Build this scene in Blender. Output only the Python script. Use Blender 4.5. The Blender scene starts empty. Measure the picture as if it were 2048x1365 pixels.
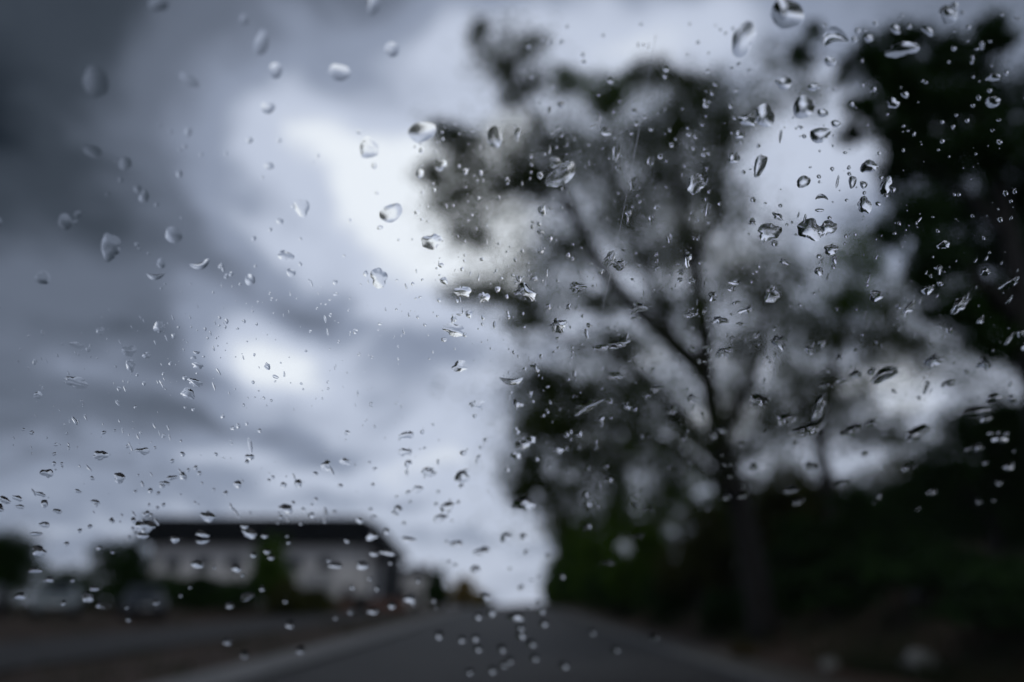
import bpy, bmesh, math, random
import numpy as np
from mathutils import Vector, Matrix

R = math.radians
rng = np.random.default_rng(7)
random.seed(7)
sc = bpy.context.scene
col = sc.collection

# ------------------------------------------------------------------ camera
FPX = 2048 * 24 / 36.0           # focal length in photo pixels (24 mm on 36 mm)
HORIZON = 1200.0
PITCH = math.atan((HORIZON - 682.5) / FPX)
CAM = np.array([0.0, 0.0, 1.3])
cam_d = bpy.data.cameras.new('camera')
cam_d.lens = 24; cam_d.sensor_width = 36
cam_d.clip_start = 0.01; cam_d.clip_end = 6000
cam_d.dof.use_dof = True
cam_d.dof.focus_distance = 0.246
cam_d.dof.aperture_fstop = 3.6
cam_d.dof.aperture_blades = 0
cam = bpy.data.objects.new('camera', cam_d); col.objects.link(cam)
cam.location = CAM; cam.rotation_euler = (R(90) + PITCH, 0, 0)
sc.camera = cam
cp, sp = math.cos(PITCH), math.sin(PITCH)

def pdir(u, v):
    """world direction of a photo pixel (arrays allowed)"""
    a = (np.asarray(u, float) - 1024) / FPX; b = (682.5 - np.asarray(v, float)) / FPX
    return np.stack([a, cp - b * sp, sp + b * cp], -1)
def P(u, v, D):
    d = pdir(u, v)
    return CAM + d * (D / d[..., 1:2])

# ------------------------------------------------------------------ world
SUN_EL, SUN_AZ = R(56), R(180)      # veiled sun, high and behind the car
W = bpy.data.worlds.new('World'); sc.world = W; W.use_nodes = True
nt = W.node_tree; nt.nodes.clear()
def N(t, **k):
    n = nt.nodes.new(t)
    for a, b in k.items(): setattr(n, a, b)
    return n
def L(a, b): nt.links.new(a, b)
def setin(n, i, x):
    if hasattr(x, 'is_linked'): L(x, n.inputs[i])
    elif x is not None: n.inputs[i].default_value = x
def M(op, a, b=None, c=None, clamp=False):
    n = N('ShaderNodeMath', operation=op, use_clamp=clamp)
    setin(n, 0, a); setin(n, 1, b); setin(n, 2, c)
    return n.outputs[0]
def V(op, a, b=None):
    n = N('ShaderNodeVectorMath', operation=op)
    setin(n, 0, a); setin(n, 1, b)
    return n.outputs['Value'] if op in ('DOT_PRODUCT', 'LENGTH') else n.outputs[0]
def noise(vec, scale, detail=4, rough=.5, dist=0.0):
    n = N('ShaderNodeTexNoise'); L(vec, n.inputs['Vector'])
    n.inputs['Scale'].default_value = scale; n.inputs['Detail'].default_value = detail
    n.inputs['Roughness'].default_value = rough; n.inputs['Distortion'].default_value = dist
    return n
tc = N('ShaderNodeTexCoord').outputs['Generated']
w0 = V('SUBTRACT', noise(tc, 4.0, 3).outputs['Color'], (.5, .5, .5))
ws = N('ShaderNodeVectorMath', operation='SCALE'); L(w0, ws.inputs[0]); ws.inputs['Scale'].default_value = .15
dw = V('ADD', tc, ws.outputs[0])
# cloud deck: project the direction on a flat layer overhead
sx = N('ShaderNodeSeparateXYZ'); L(dw, sx.inputs[0])
den = M('ADD', M('MAXIMUM', sx.outputs[2], 0.0), .22)
cx = N('ShaderNodeCombineXYZ'); L(M('DIVIDE', sx.outputs[0], den), cx.inputs[0]); L(M('DIVIDE', sx.outputs[1], den), cx.inputs[1])
cx.inputs[2].default_value = 3.1
n1 = noise(cx.outputs[0], 1.5, 5, .5, .5).outputs['Fac']
n2 = noise(cx.outputs[0], 4.2, 4, .5, .3).outputs['Fac']
n3 = noise(dw, 9.0, 3, .5).outputs['Fac']
sz = N('ShaderNodeSeparateXYZ'); L(tc, sz.inputs[0])
zq = M('DIVIDE', sz.outputs[2], .30)
low = M('MULTIPLY', M('EXPONENT', M('MULTIPLY', M('MULTIPLY', zq, zq), -1.0)), .32)     # the deck thins towards the horizon, all round
B = M('ADD', M('ADD', .41, low), M('MULTIPLY', M('SUBTRACT', n1, .5), .44))
B = M('ADD', B, M('MULTIPLY', M('SUBTRACT', n2, .5), .36))
B = M('ADD', B, M('MULTIPLY', M('SUBTRACT', n3, .5), .18))
# individual cloud masses and thin bright spots: (u, v, half width, half height, tilt, brightness)
CLOUDS = [
 (900, 430, 440, 340, 0, .33), (860, 460, 120, 140, 20, .40), (640, 280, 150, 80, -8, .20), (780, 420, 70, 60, 0, .10),
 (525, 705, 115, 56, -12, .36), (620, 740, 120, 55, 0, .20), (980, 520, 90, 80, 0, .26), (1010, 290, 70, 70, 0, .24),
 (40, 100, 260, 330, 0, -.28), (110, 360, 240, 110, -14, -.16), (-60, 640, 330, 220, 0, -.10), (430, 170, 110, 130, 30, .10),
 (420, 400, 240, 34, -22, .12), (460, 530, 200, 30, -14, -.10), (300, 330, 150, 40, -30, -.10), (300, 690, 160, 40, -6, -.10),
 (600, 615, 170, 26, -14, -.18), (400, 850, 330, 34, -4, -.20), (700, 830, 150, 60, 0, .05), (900, 880, 150, 110, 0, .15),
 (600, 990, 300, 40, 0, -.03), (640, 130, 180, 90, 0, .02), (900, 90, 180, 90, 0, .14),
 (1180, 30, 240, 90, 0, .24), (1600, 340, 220, 170, 0, .32), (1500, 20, 220, 90, 0, .18), (1950, 20, 190, 90, 0, .04),
 (480, 560, 330, 260, 0, .07), (60, 1010, 330, 110, 0, -.12), (560, 920, 260, 60, 0, .05), (1400, 700, 380, 260, 0, .22), (1800, 800, 250, 150, 0, .16), (1250, 420, 200, 200, 0, .12),
]
for (u, v, a, b, tilt, amp) in CLOUDS:
    c = pdir(u, v); c = c / np.linalg.norm(c)
    up = np.array([0, 0, 1.0]); rt = np.cross(c, up); rt /= np.linalg.norm(rt); up = np.cross(rt, c)
    t = R(tilt); e1 = rt * math.cos(t) + up * math.sin(t); e2 = -rt * math.sin(t) + up * math.cos(t)
    ra, rb = a / FPX, b / FPX
    df = V('SUBTRACT', dw, tuple(c))
    q1 = V('DOT_PRODUCT', df, tuple(e1 / ra)); q2 = V('DOT_PRODUCT', df, tuple(e2 / rb))
    q3 = V('DOT_PRODUCT', df, tuple(c / max(ra, rb)))
    s = M('ADD', M('ADD', M('MULTIPLY', q1, q1), M('MULTIPLY', q2, q2)), M('MULTIPLY', q3, q3))
    B = M('ADD', B, M('MULTIPLY', M('EXPONENT', M('MULTIPLY', s, -1.0)), amp))
ramp = N('ShaderNodeValToRGB'); L(B, ramp.inputs[0])
cr = ramp.color_ramp; cr.interpolation = 'EASE'
stops = [(0.0, (.010, .014, .019)), (.22, (.049, .060, .078)), (.42, (.150, .174, .230)), (.60, (.31, .352, .462)), (.80, (.62, .67, .81)), (1.0, (.96, .99, 1.05))]
cr.elements[0].position = 0; cr.elements[0].color = (*stops[0][1], 1)
cr.elements[1].position = 1; cr.elements[1].color = (*stops[-1][1], 1)
for p_, c_ in stops[1:-1]:
    e = cr.elements.new(p_); e.color = (*c_, 1)
sky = N('ShaderNodeTexSky', sky_type='NISHITA', sun_disc=False, sun_elevation=SUN_EL, sun_rotation=SUN_AZ)
bg1 = N('ShaderNodeBackground'); L(sky.outputs[0], bg1.inputs[0]); bg1.inputs[1].default_value = .1
bg2 = N('ShaderNodeBackground'); L(ramp.outputs[0], bg2.inputs[0]); bg2.inputs[1].default_value = 1.0
mx = N('ShaderNodeMixShader'); mx.inputs[0].default_value = .97
L(bg1.outputs[0], mx.inputs[1]); L(bg2.outputs[0], mx.inputs[2])
out = N('ShaderNodeOutputWorld'); L(mx.outputs[0], out.inputs[0])

sun_d = bpy.data.lights.new('sun', 'SUN'); sun_d.energy = .5; sun_d.angle = R(30); sun_d.color = (1, .97, .93)
sun = bpy.data.objects.new('sun', sun_d); col.objects.link(sun)
sun.rotation_euler = (R(90) - SUN_EL, 0, R(180) - SUN_AZ)

sc.view_settings.view_transform = 'Standard'; sc.view_settings.look = 'None'
sc.view_settings.exposure = 0; sc.view_settings.gamma = 1
sc.render.engine = 'CYCLES'
sc.cycles.use_denoising = True
try: sc.cycles.denoiser = 'OPENIMAGEDENOISE'
except Exception: pass
sc.cycles.max_bounces = 14; sc.cycles.transmission_bounces = 12; sc.cycles.diffuse_bounces = 2
sc.cycles.glossy_bounces = 4; sc.cycles.transparent_max_bounces = 8
sc.cycles.sample_clamp_indirect = 4

# ------------------------------------------------------------------ materials
MATS = {}
def mat(name, c1, c2=None, scale=3.0, rough=.8, bump=0.0, bscale=30, metallic=0, spec=.5, trans=0.0, detail=5):
    m = bpy.data.materials.new(name); m.use_nodes = True
    t = m.node_tree; bs = t.nodes['Principled BSDF']
    bs.inputs['Roughness'].default_value = rough; bs.inputs['Metallic'].default_value = metallic
    bs.inputs['Specular IOR Level'].default_value = spec
    co = t.nodes.new('ShaderNodeTexCoord')
    if c2 is None: bs.inputs['Base Color'].default_value = (*c1, 1); colout = None
    else:
        nz = t.nodes.new('ShaderNodeTexNoise'); nz.inputs['Scale'].default_value = scale; nz.inputs['Detail'].default_value = detail
        t.links.new(co.outputs['Object'], nz.inputs['Vector'])
        rp = t.nodes.new('ShaderNodeValToRGB'); rp.color_ramp.elements[0].position = .34; rp.color_ramp.elements[1].position = .66
        rp.color_ramp.elements[0].color = (*c1, 1); rp.color_ramp.elements[1].color = (*c2, 1)
        t.links.new(nz.outputs['Fac'], rp.inputs[0]); t.links.new(rp.outputs[0], bs.inputs['Base Color']); colout = rp.outputs[0]
    if bump:
        nb = t.nodes.new('ShaderNodeTexNoise'); nb.inputs['Scale'].default_value = bscale; nb.inputs['Detail'].default_value = 4
        t.links.new(co.outputs['Object'], nb.inputs['Vector'])
        bp = t.nodes.new('ShaderNodeBump'); bp.inputs['Strength'].default_value = bump; bp.inputs['Distance'].default_value = .02
        t.links.new(nb.outputs['Fac'], bp.inputs['Height']); t.links.new(bp.outputs[0], bs.inputs['Normal'])
    if trans:
        tr = t.nodes.new('ShaderNodeBsdfTranslucent'); ms = t.nodes.new('ShaderNodeMixShader'); ms.inputs[0].default_value = trans
        if colout: t.links.new(colout, tr.inputs[0])
        else: tr.inputs[0].default_value = (*c1, 1)
        o = t.nodes['Material Output']
        t.links.new(bs.outputs[0], ms.inputs[1]); t.links.new(tr.outputs[0], ms.inputs[2]); t.links.new(ms.outputs[0], o.inputs[0])
    MATS[name] = m
    return m
def glass(name, color, ior):
    m = bpy.data.materials.new(name); m.use_nodes = True; t = m.node_tree; t.nodes.clear()
    g = t.nodes.new('ShaderNodeBsdfGlass'); g.inputs['Color'].default_value = (*color, 1)
    g.inputs['Roughness'].default_value = 0; g.inputs['IOR'].default_value = ior
    o = t.nodes.new('ShaderNodeOutputMaterial'); t.links.new(g.outputs[0], o.inputs[0])
    MATS[name] = m
    return m
mat('asphalt', (.031, .030, .029), (.047, .045, .043), .8, .7, .5, 60, spec=.2)
mat('old_asphalt', (.036, .035, .034), (.045, .042, .040), 1.2, .8, .5, 40, spec=.2)
mat('concrete', (.16, .16, .155), (.22, .215, .21), 2.5, .8, .3, 40, spec=.2)
mat('gutter', (.075, .069, .060), (.105, .096, .084), 1.2, .8, .3, 30, spec=.2)
mat('dirt', (.042, .029, .021), (.080, .056, .043), .7, .9, .8, 8, spec=.1)
mat('line_paint', (.55, .55, .52), (.70, .70, .66), 8, .6)
mat('bark', (.008, .007, .006), (.020, .017, .014), 9, .9, 1.0, 25)
mat('leaf_grey', (.023, .040, .005), (.052, .082, .011), .9, .7, trans=.3, spec=.2)
mat('leaf_green', (.042, .095, .005), (.080, .155, .010), .9, .7, trans=.35, spec=.2)
mat('leaf_dark', (.008, .027, .003), (.024, .066, .006), 1.2, .7, trans=.25, spec=.2)
mat('leaf_olive', (.040, .048, .010), (.080, .086, .018), 1.0, .7, trans=.3, spec=.2)
mat('leaf_yellow', (.26, .18, .04), (.40, .28, .07), 1.0, .7, trans=.2)
mat('dry_leaf', (.070, .052, .018), (.12, .088, .030), 1.0, .8, trans=.2)
mat('grass', (.016, .026, .007), (.042, .048, .018), 2.0, .8, trans=.15)
mat('rock', (.16, .16, .15), (.30, .30, .285), 3, .85, 1, 12)
mat('render_wall', (.76, .73, .70), (.84, .81, .78), .4, .85, .2, 30)
mat('roof_metal', (.010, .012, .014), (.016, .018, .020), .6, .75, spec=.1)
mat('dark_paint', (.022, .024, .027), None, rough=.5)
mat('window_dark', (.02, .026, .030), None, rough=.2, spec=.25)
mat('brick_red', (.16, .075, .05), (.24, .12, .08), 5, .85, .4, 20)
mat('grey_wall', (.38, .38, .38), (.48, .475, .47), .6, .85)
mat('tile_grey', (.07, .07, .075), (.10, .10, .10), 2, .8)
mat('silver_paint', (.24, .27, .275), None, rough=.5, metallic=.2, spec=.25)
mat('black_paint', (.015, .017, .020), None, rough=.22)
mat('blue_paint', (.016, .022, .030), None, rough=.4, spec=.3)
mat('tyre', (.015, .015, .015), None, rough=.85)
mat('rim', (.35, .35, .36), None, rough=.35, metallic=.9)
mat('lamp_glass', (.55, .56, .58), None, rough=.15)
mat('tail_lamp', (.25, .01, .01), None, rough=.2)
mat('plate', (.6, .6, .58), None, rough=.5)
mat('trim_plastic', (.012, .012, .013), (.018, .018, .019), 40, .75, .2, 200)
mat('cloth', (.020, .020, .022), (.030, .030, .033), 60, .95)
mat('bin_plastic', (.012, .015, .013), None, rough=.5)
glass('laminated_glass', (.975, .99, .995), 1.5)
glass('water', (1, 1, 1), 1.333)
glass('side_glass', (.35, .38, .38), 1.5)

# ------------------------------------------------------------------ helpers
def link(name, me, m, parent=None, smooth=False, loc=None):
    o = bpy.data.objects.new(name, me)
    if m is not None: me.materials.append(MATS[m])
    if smooth: me.polygons.foreach_set('use_smooth', np.ones(len(me.polygons), bool))
    col.objects.link(o)
    if loc is not None: o.location = loc
    if parent is not None: o.parent = parent
    return o
def pyd(name, verts, faces, m, parent=None, smooth=False, loc=None):
    me = bpy.data.meshes.new(name); me.from_pydata([tuple(map(float, v)) for v in verts], [], faces); me.update()
    return link(name, me, m, parent, smooth, loc)
def bmo(name, bm, m, parent=None, smooth=False, loc=None):
    bmesh.ops.recalc_face_normals(bm, faces=bm.faces)
    me = bpy.data.meshes.new(name); bm.to_mesh(me); bm.free()
    return link(name, me, m, parent, smooth, loc)
def tag(o, label, cat, group=None):
    o['label'] = label; o['category'] = cat
    if group: o['group'] = group
    return o
def thing(name, label, cat, loc=(0, 0, 0), rz=0, group=None):
    o = bpy.data.objects.new(name, None); col.objects.link(o)
    o.location = loc; o.rotation_euler = (0, 0, rz); o.empty_display_size = .3
    return tag(o, label, cat, group)
def struct(o, kind='structure'): o['kind'] = kind; return o
def box(bm, x0, x1, y0, y1, z0, z1, bev=0):
    r = bmesh.ops.create_cube(bm, size=1)
    for v in r['verts']:
        v.co = Vector(((x0 + x1) / 2 + v.co.x * (x1 - x0), (y0 + y1) / 2 + v.co.y * (y1 - y0), (z0 + z1) / 2 + v.co.z * (z1 - z0)))
    if bev:
        es = {e for v in r['verts'] for e in v.link_edges}
        bmesh.ops.bevel(bm, geom=list(es), offset=bev, segments=2, affect='EDGES')
def boxo(name, dims, m, parent=None, bev=0):
    bm = bmesh.new(); box(bm, *dims, bev); return bmo(name, bm, m, parent)
def tube(pts, rads, n=8):
    """tapered tube through points -> verts, faces"""
    pts = [np.asarray(p, float) for p in pts]; vs, fs = [], []
    prev = None
    for i, p in enumerate(pts):
        d = pts[min(i + 1, len(pts) - 1)] - pts[max(i - 1, 0)]; d = d / (np.linalg.norm(d) + 1e-9)
        if prev is None:
            a = np.cross(d, [0.3, 1, .1]); 
        else: a = prev - d * np.dot(prev, d)
        a = a / (np.linalg.norm(a) + 1e-9); prev = a; b = np.cross(d, a)
        for k in range(n):
            t = 2 * math.pi * k / n
            vs.append(p + rads[i] * (a * math.cos(t) + b * math.sin(t)))
    for i in range(len(pts) - 1):
        for k in range(n):
            fs.append((i * n + k, i * n + (k + 1) % n, (i + 1) * n + (k + 1) % n, (i + 1) * n + k))
    fs.append(tuple(range(n - 1, -1, -1))); o = (len(pts) - 1) * n; fs.append(tuple(range(o, o + n)))
    return vs, fs
def merge(parts):
    vs, fs = [], []
    for v, f in parts:
        o = len(vs); vs += list(v); fs += [tuple(i + o for i in q) for q in f]
    return vs, fs
def smoothpath(pts, k=4):
    """Catmull-Rom through points"""
    pts = [np.asarray(p, float) for p in pts]; out = []
    q = [2 * pts[0] - pts[1]] + pts + [2 * pts[-1] - pts[-2]]
    for i in range(1, len(q) - 2):
        for j in range(k):
            t = j / k; a, b, c, d = q[i - 1], q[i], q[i + 1], q[i + 2]
            out.append(.5 * ((2 * b) + (c - a) * t + (2 * a - 5 * b + 4 * c - d) * t * t + (3 * b - a - 3 * c + d) * t ** 3))
    out.append(pts[-1]); return out
def sstep(a, b, x):
    t = np.clip((np.asarray(x, float) - a) / (b - a), 0, 1); return t * t * (3 - 2 * t)

# ------------------------------------------------------------------ ground, road, kerbs
def rise(y):      # the road climbs a little to a crest, then falls away
    return .32 * sstep(12, 70, y) - 26 * sstep(95, 520, y)
def gx(x, y):
    x = np.asarray(x, float)
    bank = .10 + 2.0 * sstep(4.8, 10, x) + 1.5 * sstep(10, 18, x) + 3.5 * sstep(16, 60, x)
    left = .10 + .30 * sstep(-14, -19, x) + .2 * sstep(-30, -60, x)
    h = np.where(x > 4.7, bank, np.where(x < -4.9, left, -.10))
    near = 1 - sstep(-3, 6, 0 * y) * 0
    bumps = .06 * np.sin(x * 1.7 + y * .9) * np.sin(y * 1.3 - x * .6) + .04 * np.sin(x * 3.7 + 1) * np.sin(y * 2.9)
    am = np.where(x > 5.2, sstep(5.2, 7, x), np.where(x < -5.4, .45 * sstep(-15.2, -17, x) + .25 * sstep(-5.2, -6, x) * (1 - sstep(-8.4, -9, x)), 0))
    return rise(y) + h + bumps * am
def gz(x, y): return float(gx(x, np.asarray(float(y))))
YS = np.concatenate([np.arange(-60, -4, 6), np.arange(-4, 60, 1.0), np.arange(60, 140, 4), np.arange(140, 560, 20), [600, 800, 1200, 2000, 4000]])
def sheet(name, xs, zf, m):
    X, Y = np.meshgrid(xs, YS); Z = zf(X, Y)
    vs = np.stack([X, Y, Z], -1).reshape(-1, 3); nx = len(xs)
    fs = [(j * nx + i, j * nx + i + 1, (j + 1) * nx + i + 1, (j + 1) * nx + i) for j in range(len(YS) - 1) for i in range(nx - 1)]
    return pyd(name, vs, fs, m, smooth=True)
XS = np.concatenate([[-3000, -1000, -400, -200, -120, -80], np.arange(-60, -20, 3), np.arange(-20, -5.4, .6), [-5.3, -4.95, -4.9, -4.85, 4.65, 4.7, 4.75, 5.0, 5.3], np.arange(5.6, 20, .6), np.arange(20, 60, 3), [70, 100, 160, 300, 1000, 3000]])
struct(sheet('ground', XS, gx, 'dirt'))
struct(sheet('road', np.array([-4.25, -2, 0, 2, 3.95]), lambda X, Y: rise(Y) + 0 * X + .02 - .002 * np.abs(X), 'asphalt'))
struct(sheet('side_lane', np.array([-14.4, -12, -10, -8.9]), lambda X, Y: rise(Y) + .16 + 0 * X, 'old_asphalt'))
def kerb(name, x0, x1, ztop, m, inner):
    prof = [(x0, -.2), (x0, ztop - .02), (x0 + .02, ztop), (x1 - .02, ztop), (x1, ztop - .02), (x1, -.2)]
    n = len(prof); vs, fs = [], []
    for y in YS:
        for (x, z) in prof: vs.append((x, y, z + float(rise(y))))
    for j in range(len(YS) - 1):
        for i in range(n - 1): fs.append((j * n + i, j * n + i + 1, (j + 1) * n + i + 1, (j + 1) * n + i))
    return struct(pyd(name, vs, fs, m))
kerb('kerb', -5.35, -4.25, .135, 'concrete', 0)
kerb('kerb', 3.95, 4.12, .13, 'concrete', 0)
kerb('pavement', 4.12, 5.6, .122, 'gutter', 0)
# grass tufts on the verge and bank
def blades(pts, hmin, hmax, w, m, name):
    n = len(pts); a = rng.uniform(0, 6.28, n); h = rng.uniform(hmin, hmax, n); ln = rng.uniform(0, .5, n) * h
    dx = np.cos(a) * w; dy = np.sin(a) * w
    vs = np.zeros((n, 3, 3)); vs[:, 0] = pts + np.stack([dx, dy, 0 * dx], 1); vs[:, 1] = pts - np.stack([dx, dy, 0 * dx], 1)
    vs[:, 2] = pts + np.stack([-np.sin(a) * ln, np.cos(a) * ln, h], 1)
    me = bpy.data.meshes.new(name); me.from_pydata(vs.reshape(-1, 3).tolist(), [], np.arange(3 * n).reshape(-1, 3).tolist())
    return link(name, me, m)
gxs = np.concatenate([5.6 + 16 * rng.random(80000) ** 1.5, -15 - 7 * rng.random(4000), -5.5 - 3.2 * rng.random(2500)])
gys = rng.uniform(3, 55, len(gxs))
keep = np.sin(gxs * 1.1 + 2) * np.sin(gys * .7) + rng.normal(0, .5, len(gxs)) > -.1
gp = np.stack([gxs, gys, gx(gxs, gys) - .01], 1)[keep]
g = blades(gp, .06, .32, .020, 'grass', 'grass'); struct(g, 'stuff')

# ------------------------------------------------------------------ foliage
def leaf_mesh(name, C, size, m, parent, flat=.0):
    n = len(C); C = np.asarray(C)
    d = rng.normal(size=(n, 3)); d[:, 2] *= (1 - flat); d /= np.linalg.norm(d, axis=1)[:, None]
    e = np.cross(d, rng.normal(size=(n, 3))); e /= np.linalg.norm(e, axis=1)[:, None]
    nn = np.cross(d, e); s = (size * rng.uniform(.6, 1.35, n))[:, None]
    vs = np.zeros((n, 4, 3)); vs[:, 0] = C - d * s; vs[:, 1] = C + e * s * .48 + nn * s * .14; vs[:, 2] = C + d * s; vs[:, 3] = C - e * s * .48 + nn * s * .14
    me = bpy.data.meshes.new(name)
    me.vertices.add(4 * n); me.vertices.foreach_set('co', vs.reshape(-1))
    me.loops.add(4 * n); me.loops.foreach_set('vertex_index', np.arange(4 * n))
    me.polygons.add(n); me.polygons.foreach_set('loop_start', np.arange(0, 4 * n, 4)); me.polygons.foreach_set('loop_total', np.full(n, 4))
    me.update(); me.validate()
    return link(name, me, m, parent)
def clump_points(c, r, n, sub=14, tight=.33):
    """points gathered in small tufts inside an ellipsoid"""
    c = np.asarray(c); r = np.asarray(r); sub = max(3, int(sub))
    k = rng.normal(size=(sub, 3)); k /= np.linalg.norm(k, axis=1)[:, None]; k *= rng.random((sub, 1)) ** .45
    i = rng.integers(0, sub, n); wsz = rng.uniform(.5, 1.3, sub)[i][:, None]
    q = k[i] + rng.normal(size=(n, 3)) * tight * wsz
    return c + q * r, c + k * r
def tree(name, label, cat, base, trunk, limbs, clusters, leafmat, leafsize, D0, group=None, twig=.018, thick=1.0):
    """trunk / limbs: [(u,v,D,radius)], clusters: (u,v,ru,rv,D,count[,material])"""
    t = thing(name, label, cat, base, 0, group); b = np.asarray(base)
    def path(pl):
        pts = [np.append(P(u, v, D), r * thick) for (u, v, D, r) in pl]
        return smoothpath(pts)
    tp = path(trunk)
    first = np.append(b - np.array([0, 0, .25]), trunk[0][3] * 1.5)
    tp = [first] + tp
    v, f = tube([p[:3] - b for p in tp], [p[3] for p in tp], 10)
    tr = pyd('trunk', v, f, 'bark', t, True)
    nodes = [p for p in tp[2:]]
    for lb in limbs:
        q = path(lb); v, f = tube([p[:3] - b for p in q], [p[3] * 1.3 for p in q], 7)
        pyd('limb', v, f, 'bark', t, True); nodes += q
    nodes = np.array(nodes); bym = {}; twigs = []
    for cl in clusters:
        u, v_, ru, rv, D, n = cl[:6]; mm = cl[6] if len(cl) > 6 else leafmat
        c = P(u, v_, D); sc_ = D / FPX / cp
        r = np.array([ru * sc_, .8 * (ru + rv) / 2 * sc_, rv * sc_])
        pts, subs = clump_points(c, r, n, 6 + ru * rv / 260)
        bym.setdefault(mm, []).append(pts)
        d = np.linalg.norm(nodes[:, :3] - c, axis=1); j = int(np.argmin(d)); a = nodes[j]
        mid = (a[:3] + c) / 2 + rng.normal(0, .08 * d[j], 3) * np.array([1, 1, .6])
        r0 = min(a[3] * .7, twig * 2.2 + .012 * d[j])
        twigs = [tube([q - b for q in smoothpath([a[:3], mid, c], 3)], np.linspace(r0, twig * .8, 7), 5)]
        for s_ in subs[:5]:
            twigs.append(tube([c - b, (c + s_) / 2 - b + rng.normal(0, .05, 3), s_ - b], [twig * .8, twig * .5, twig * .25], 4))
        v, f = merge(twigs); pyd('branch', v, f, 'bark', t, True)
    for mm, ps in bym.items():
        leaf_mesh('crown', np.concatenate(ps) - b, leafsize, mm, t)
    return t
def foot(u, D, v=1240):
    p = P(u, v, D); return (p[0], p[1], gz(p[0], p[1]) - .03)

# the big leaning tree right of the road
D0 = 18
main_trunk = [(1524, 1246, D0, .30), (1500, 1100, D0, .26), (1465, 960, D0, .235), (1432, 850, D0, .22), (1412, 745, D0, .20)]
main_limbs = [
 [(1412, 745, D0, .19), (1350, 690, D0 - .2, .16), (1270, 615, D0 - .5, .14), (1205, 540, D0 - .8, .12), (1150, 430, D0 - 1, .10), (1095, 300, D0 - 1.2, .075), (1045, 190, D0 - 1.2, .055), (985, 90, D0 - 1.2, .03)],
 [(1412, 745, D0, .17), (1408, 640, D0 + .3, .14), (1385, 520, D0 + .6, .12), (1362, 400, D0 + .8, .10), (1352, 270, D0 + 1, .07), (1370, 160, D0 + 1, .035)],
 [(1465, 960, D0, .15), (1400, 880, D0 - .5, .11), (1330, 800, D0 - 1, .09), (1250, 720, D0 - 1.3, .07), (1150, 690, D0 - 1.6, .05), (1060, 640, D0 - 1.9, .03)],
 [(1440, 880, D0, .13), (1500, 760, D0 + .6, .10), (1530, 640, D0 + 1, .08), (1540, 540, D0 + 1.2, .05)],
 [(1350, 690, D0, .10), (1280, 500, D0 + .5, .08), (1230, 340, D0 + .8, .06), (1200, 200, D0 + 1, .03)],
 [(1150, 430, D0 - 1, .07), (1050, 380, D0 - 1.3, .05), (960, 330, D0 - 1.6, .03), (880, 290, D0 - 1.8, .02)],
 [(1385, 520, D0, .08), (1440, 400, D0 + .8, .06), (1450, 270, D0 + 1.2, .035)],
 [(1440, 300, D0 + 1.2, .05), (1520, 220, D0 + 1.3, .035), (1610, 180, D0 + 1.3, .02)],
 [(1480, 1010, D0, .13), (1410, 940, D0 - .6, .10), (1320, 880, D0 - 1.1, .08), (1200, 850, D0 - 1.5, .05), (1090, 850, D0 - 1.7, .03)],
]
mc = [
 (958, 75, 24, 42, -1.2, 260), (1000, 135, 48, 45, -1.2, 330), (1065, 90, 42, 50, -1.1, 260), (1030, 190, 40, 40, -1.2, 220), (1075, 170, 30, 40, -1, 200),
 (1150, 170, 48, 45, 0, 620, 'leaf_green'), (1215, 195, 60, 48, .5, 1050, 'leaf_green'), (1270, 150, 50, 38, .8, 560),
 (1350, 150, 70, 40, 1, 900), (1410, 190, 60, 55, 1.1, 900), (1340, 240, 55, 60, 1, 900), (1440, 270, 50, 70, 1.2, 800), (1290, 290, 45, 60, .9, 460),
 (890, 265, 45, 32, -1.8, 360), (930, 310, 60, 45, -1.6, 520), (858, 350, 42, 32, -1.8, 330), (905, 400, 50, 42, -1.6, 330), (945, 470, 50, 55, -1.4, 360), (1000, 350, 45, 40, -1.4, 260),
 (1075, 375, 62, 38, -1.1, 820, 'leaf_grey'), (1130, 300, 40, 50, -1, 230), (1190, 340, 55, 60, .3, 380), (1250, 420, 70, 55, .6, 640), (1325, 370, 55, 60, .8, 640), (1400, 370, 60, 60, 1, 640), (1450, 420, 55, 65, 1, 560),
 (1120, 500, 65, 45, -1, 420), (1180, 600, 75, 45, -1, 560), (980, 590, 65, 38, -1.6, 640), (1070, 620, 50, 40, -1.8, 300), (1290, 510, 65, 45, .3, 480), (1370, 480, 50, 60, .8, 500),
 (1040, 660, 50, 30, -1.9, 220), (1210, 690, 65, 35, -1.4, 420), (1330, 610, 60, 40, .2, 380), (1470, 560, 55, 70, 1, 480), (1540, 590, 50, 60, 1.2, 420), (1510, 690, 55, 50, 1, 360),
 (1075, 770, 55, 42, -1.6, 560), (1090, 850, 80, 52, -1.6, 900), (1050, 930, 45, 45, -1.6, 420), (1055, 985, 42, 28, -1.6, 380), (1160, 800, 60, 50, -1.4, 480), (1180, 920, 75, 65, -1.4, 820), (1270, 780, 60, 55, -1, 480), (1280, 880, 65, 60, -1, 640, 'leaf_green'), (1130, 1000, 60, 50, -1.2, 560),
 (1390, 640, 45, 60, 0, 300), (1360, 840, 40, 50, -.5, 420), (1340, 960, 45, 70, -.5, 640, 'leaf_green'),
]
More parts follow.
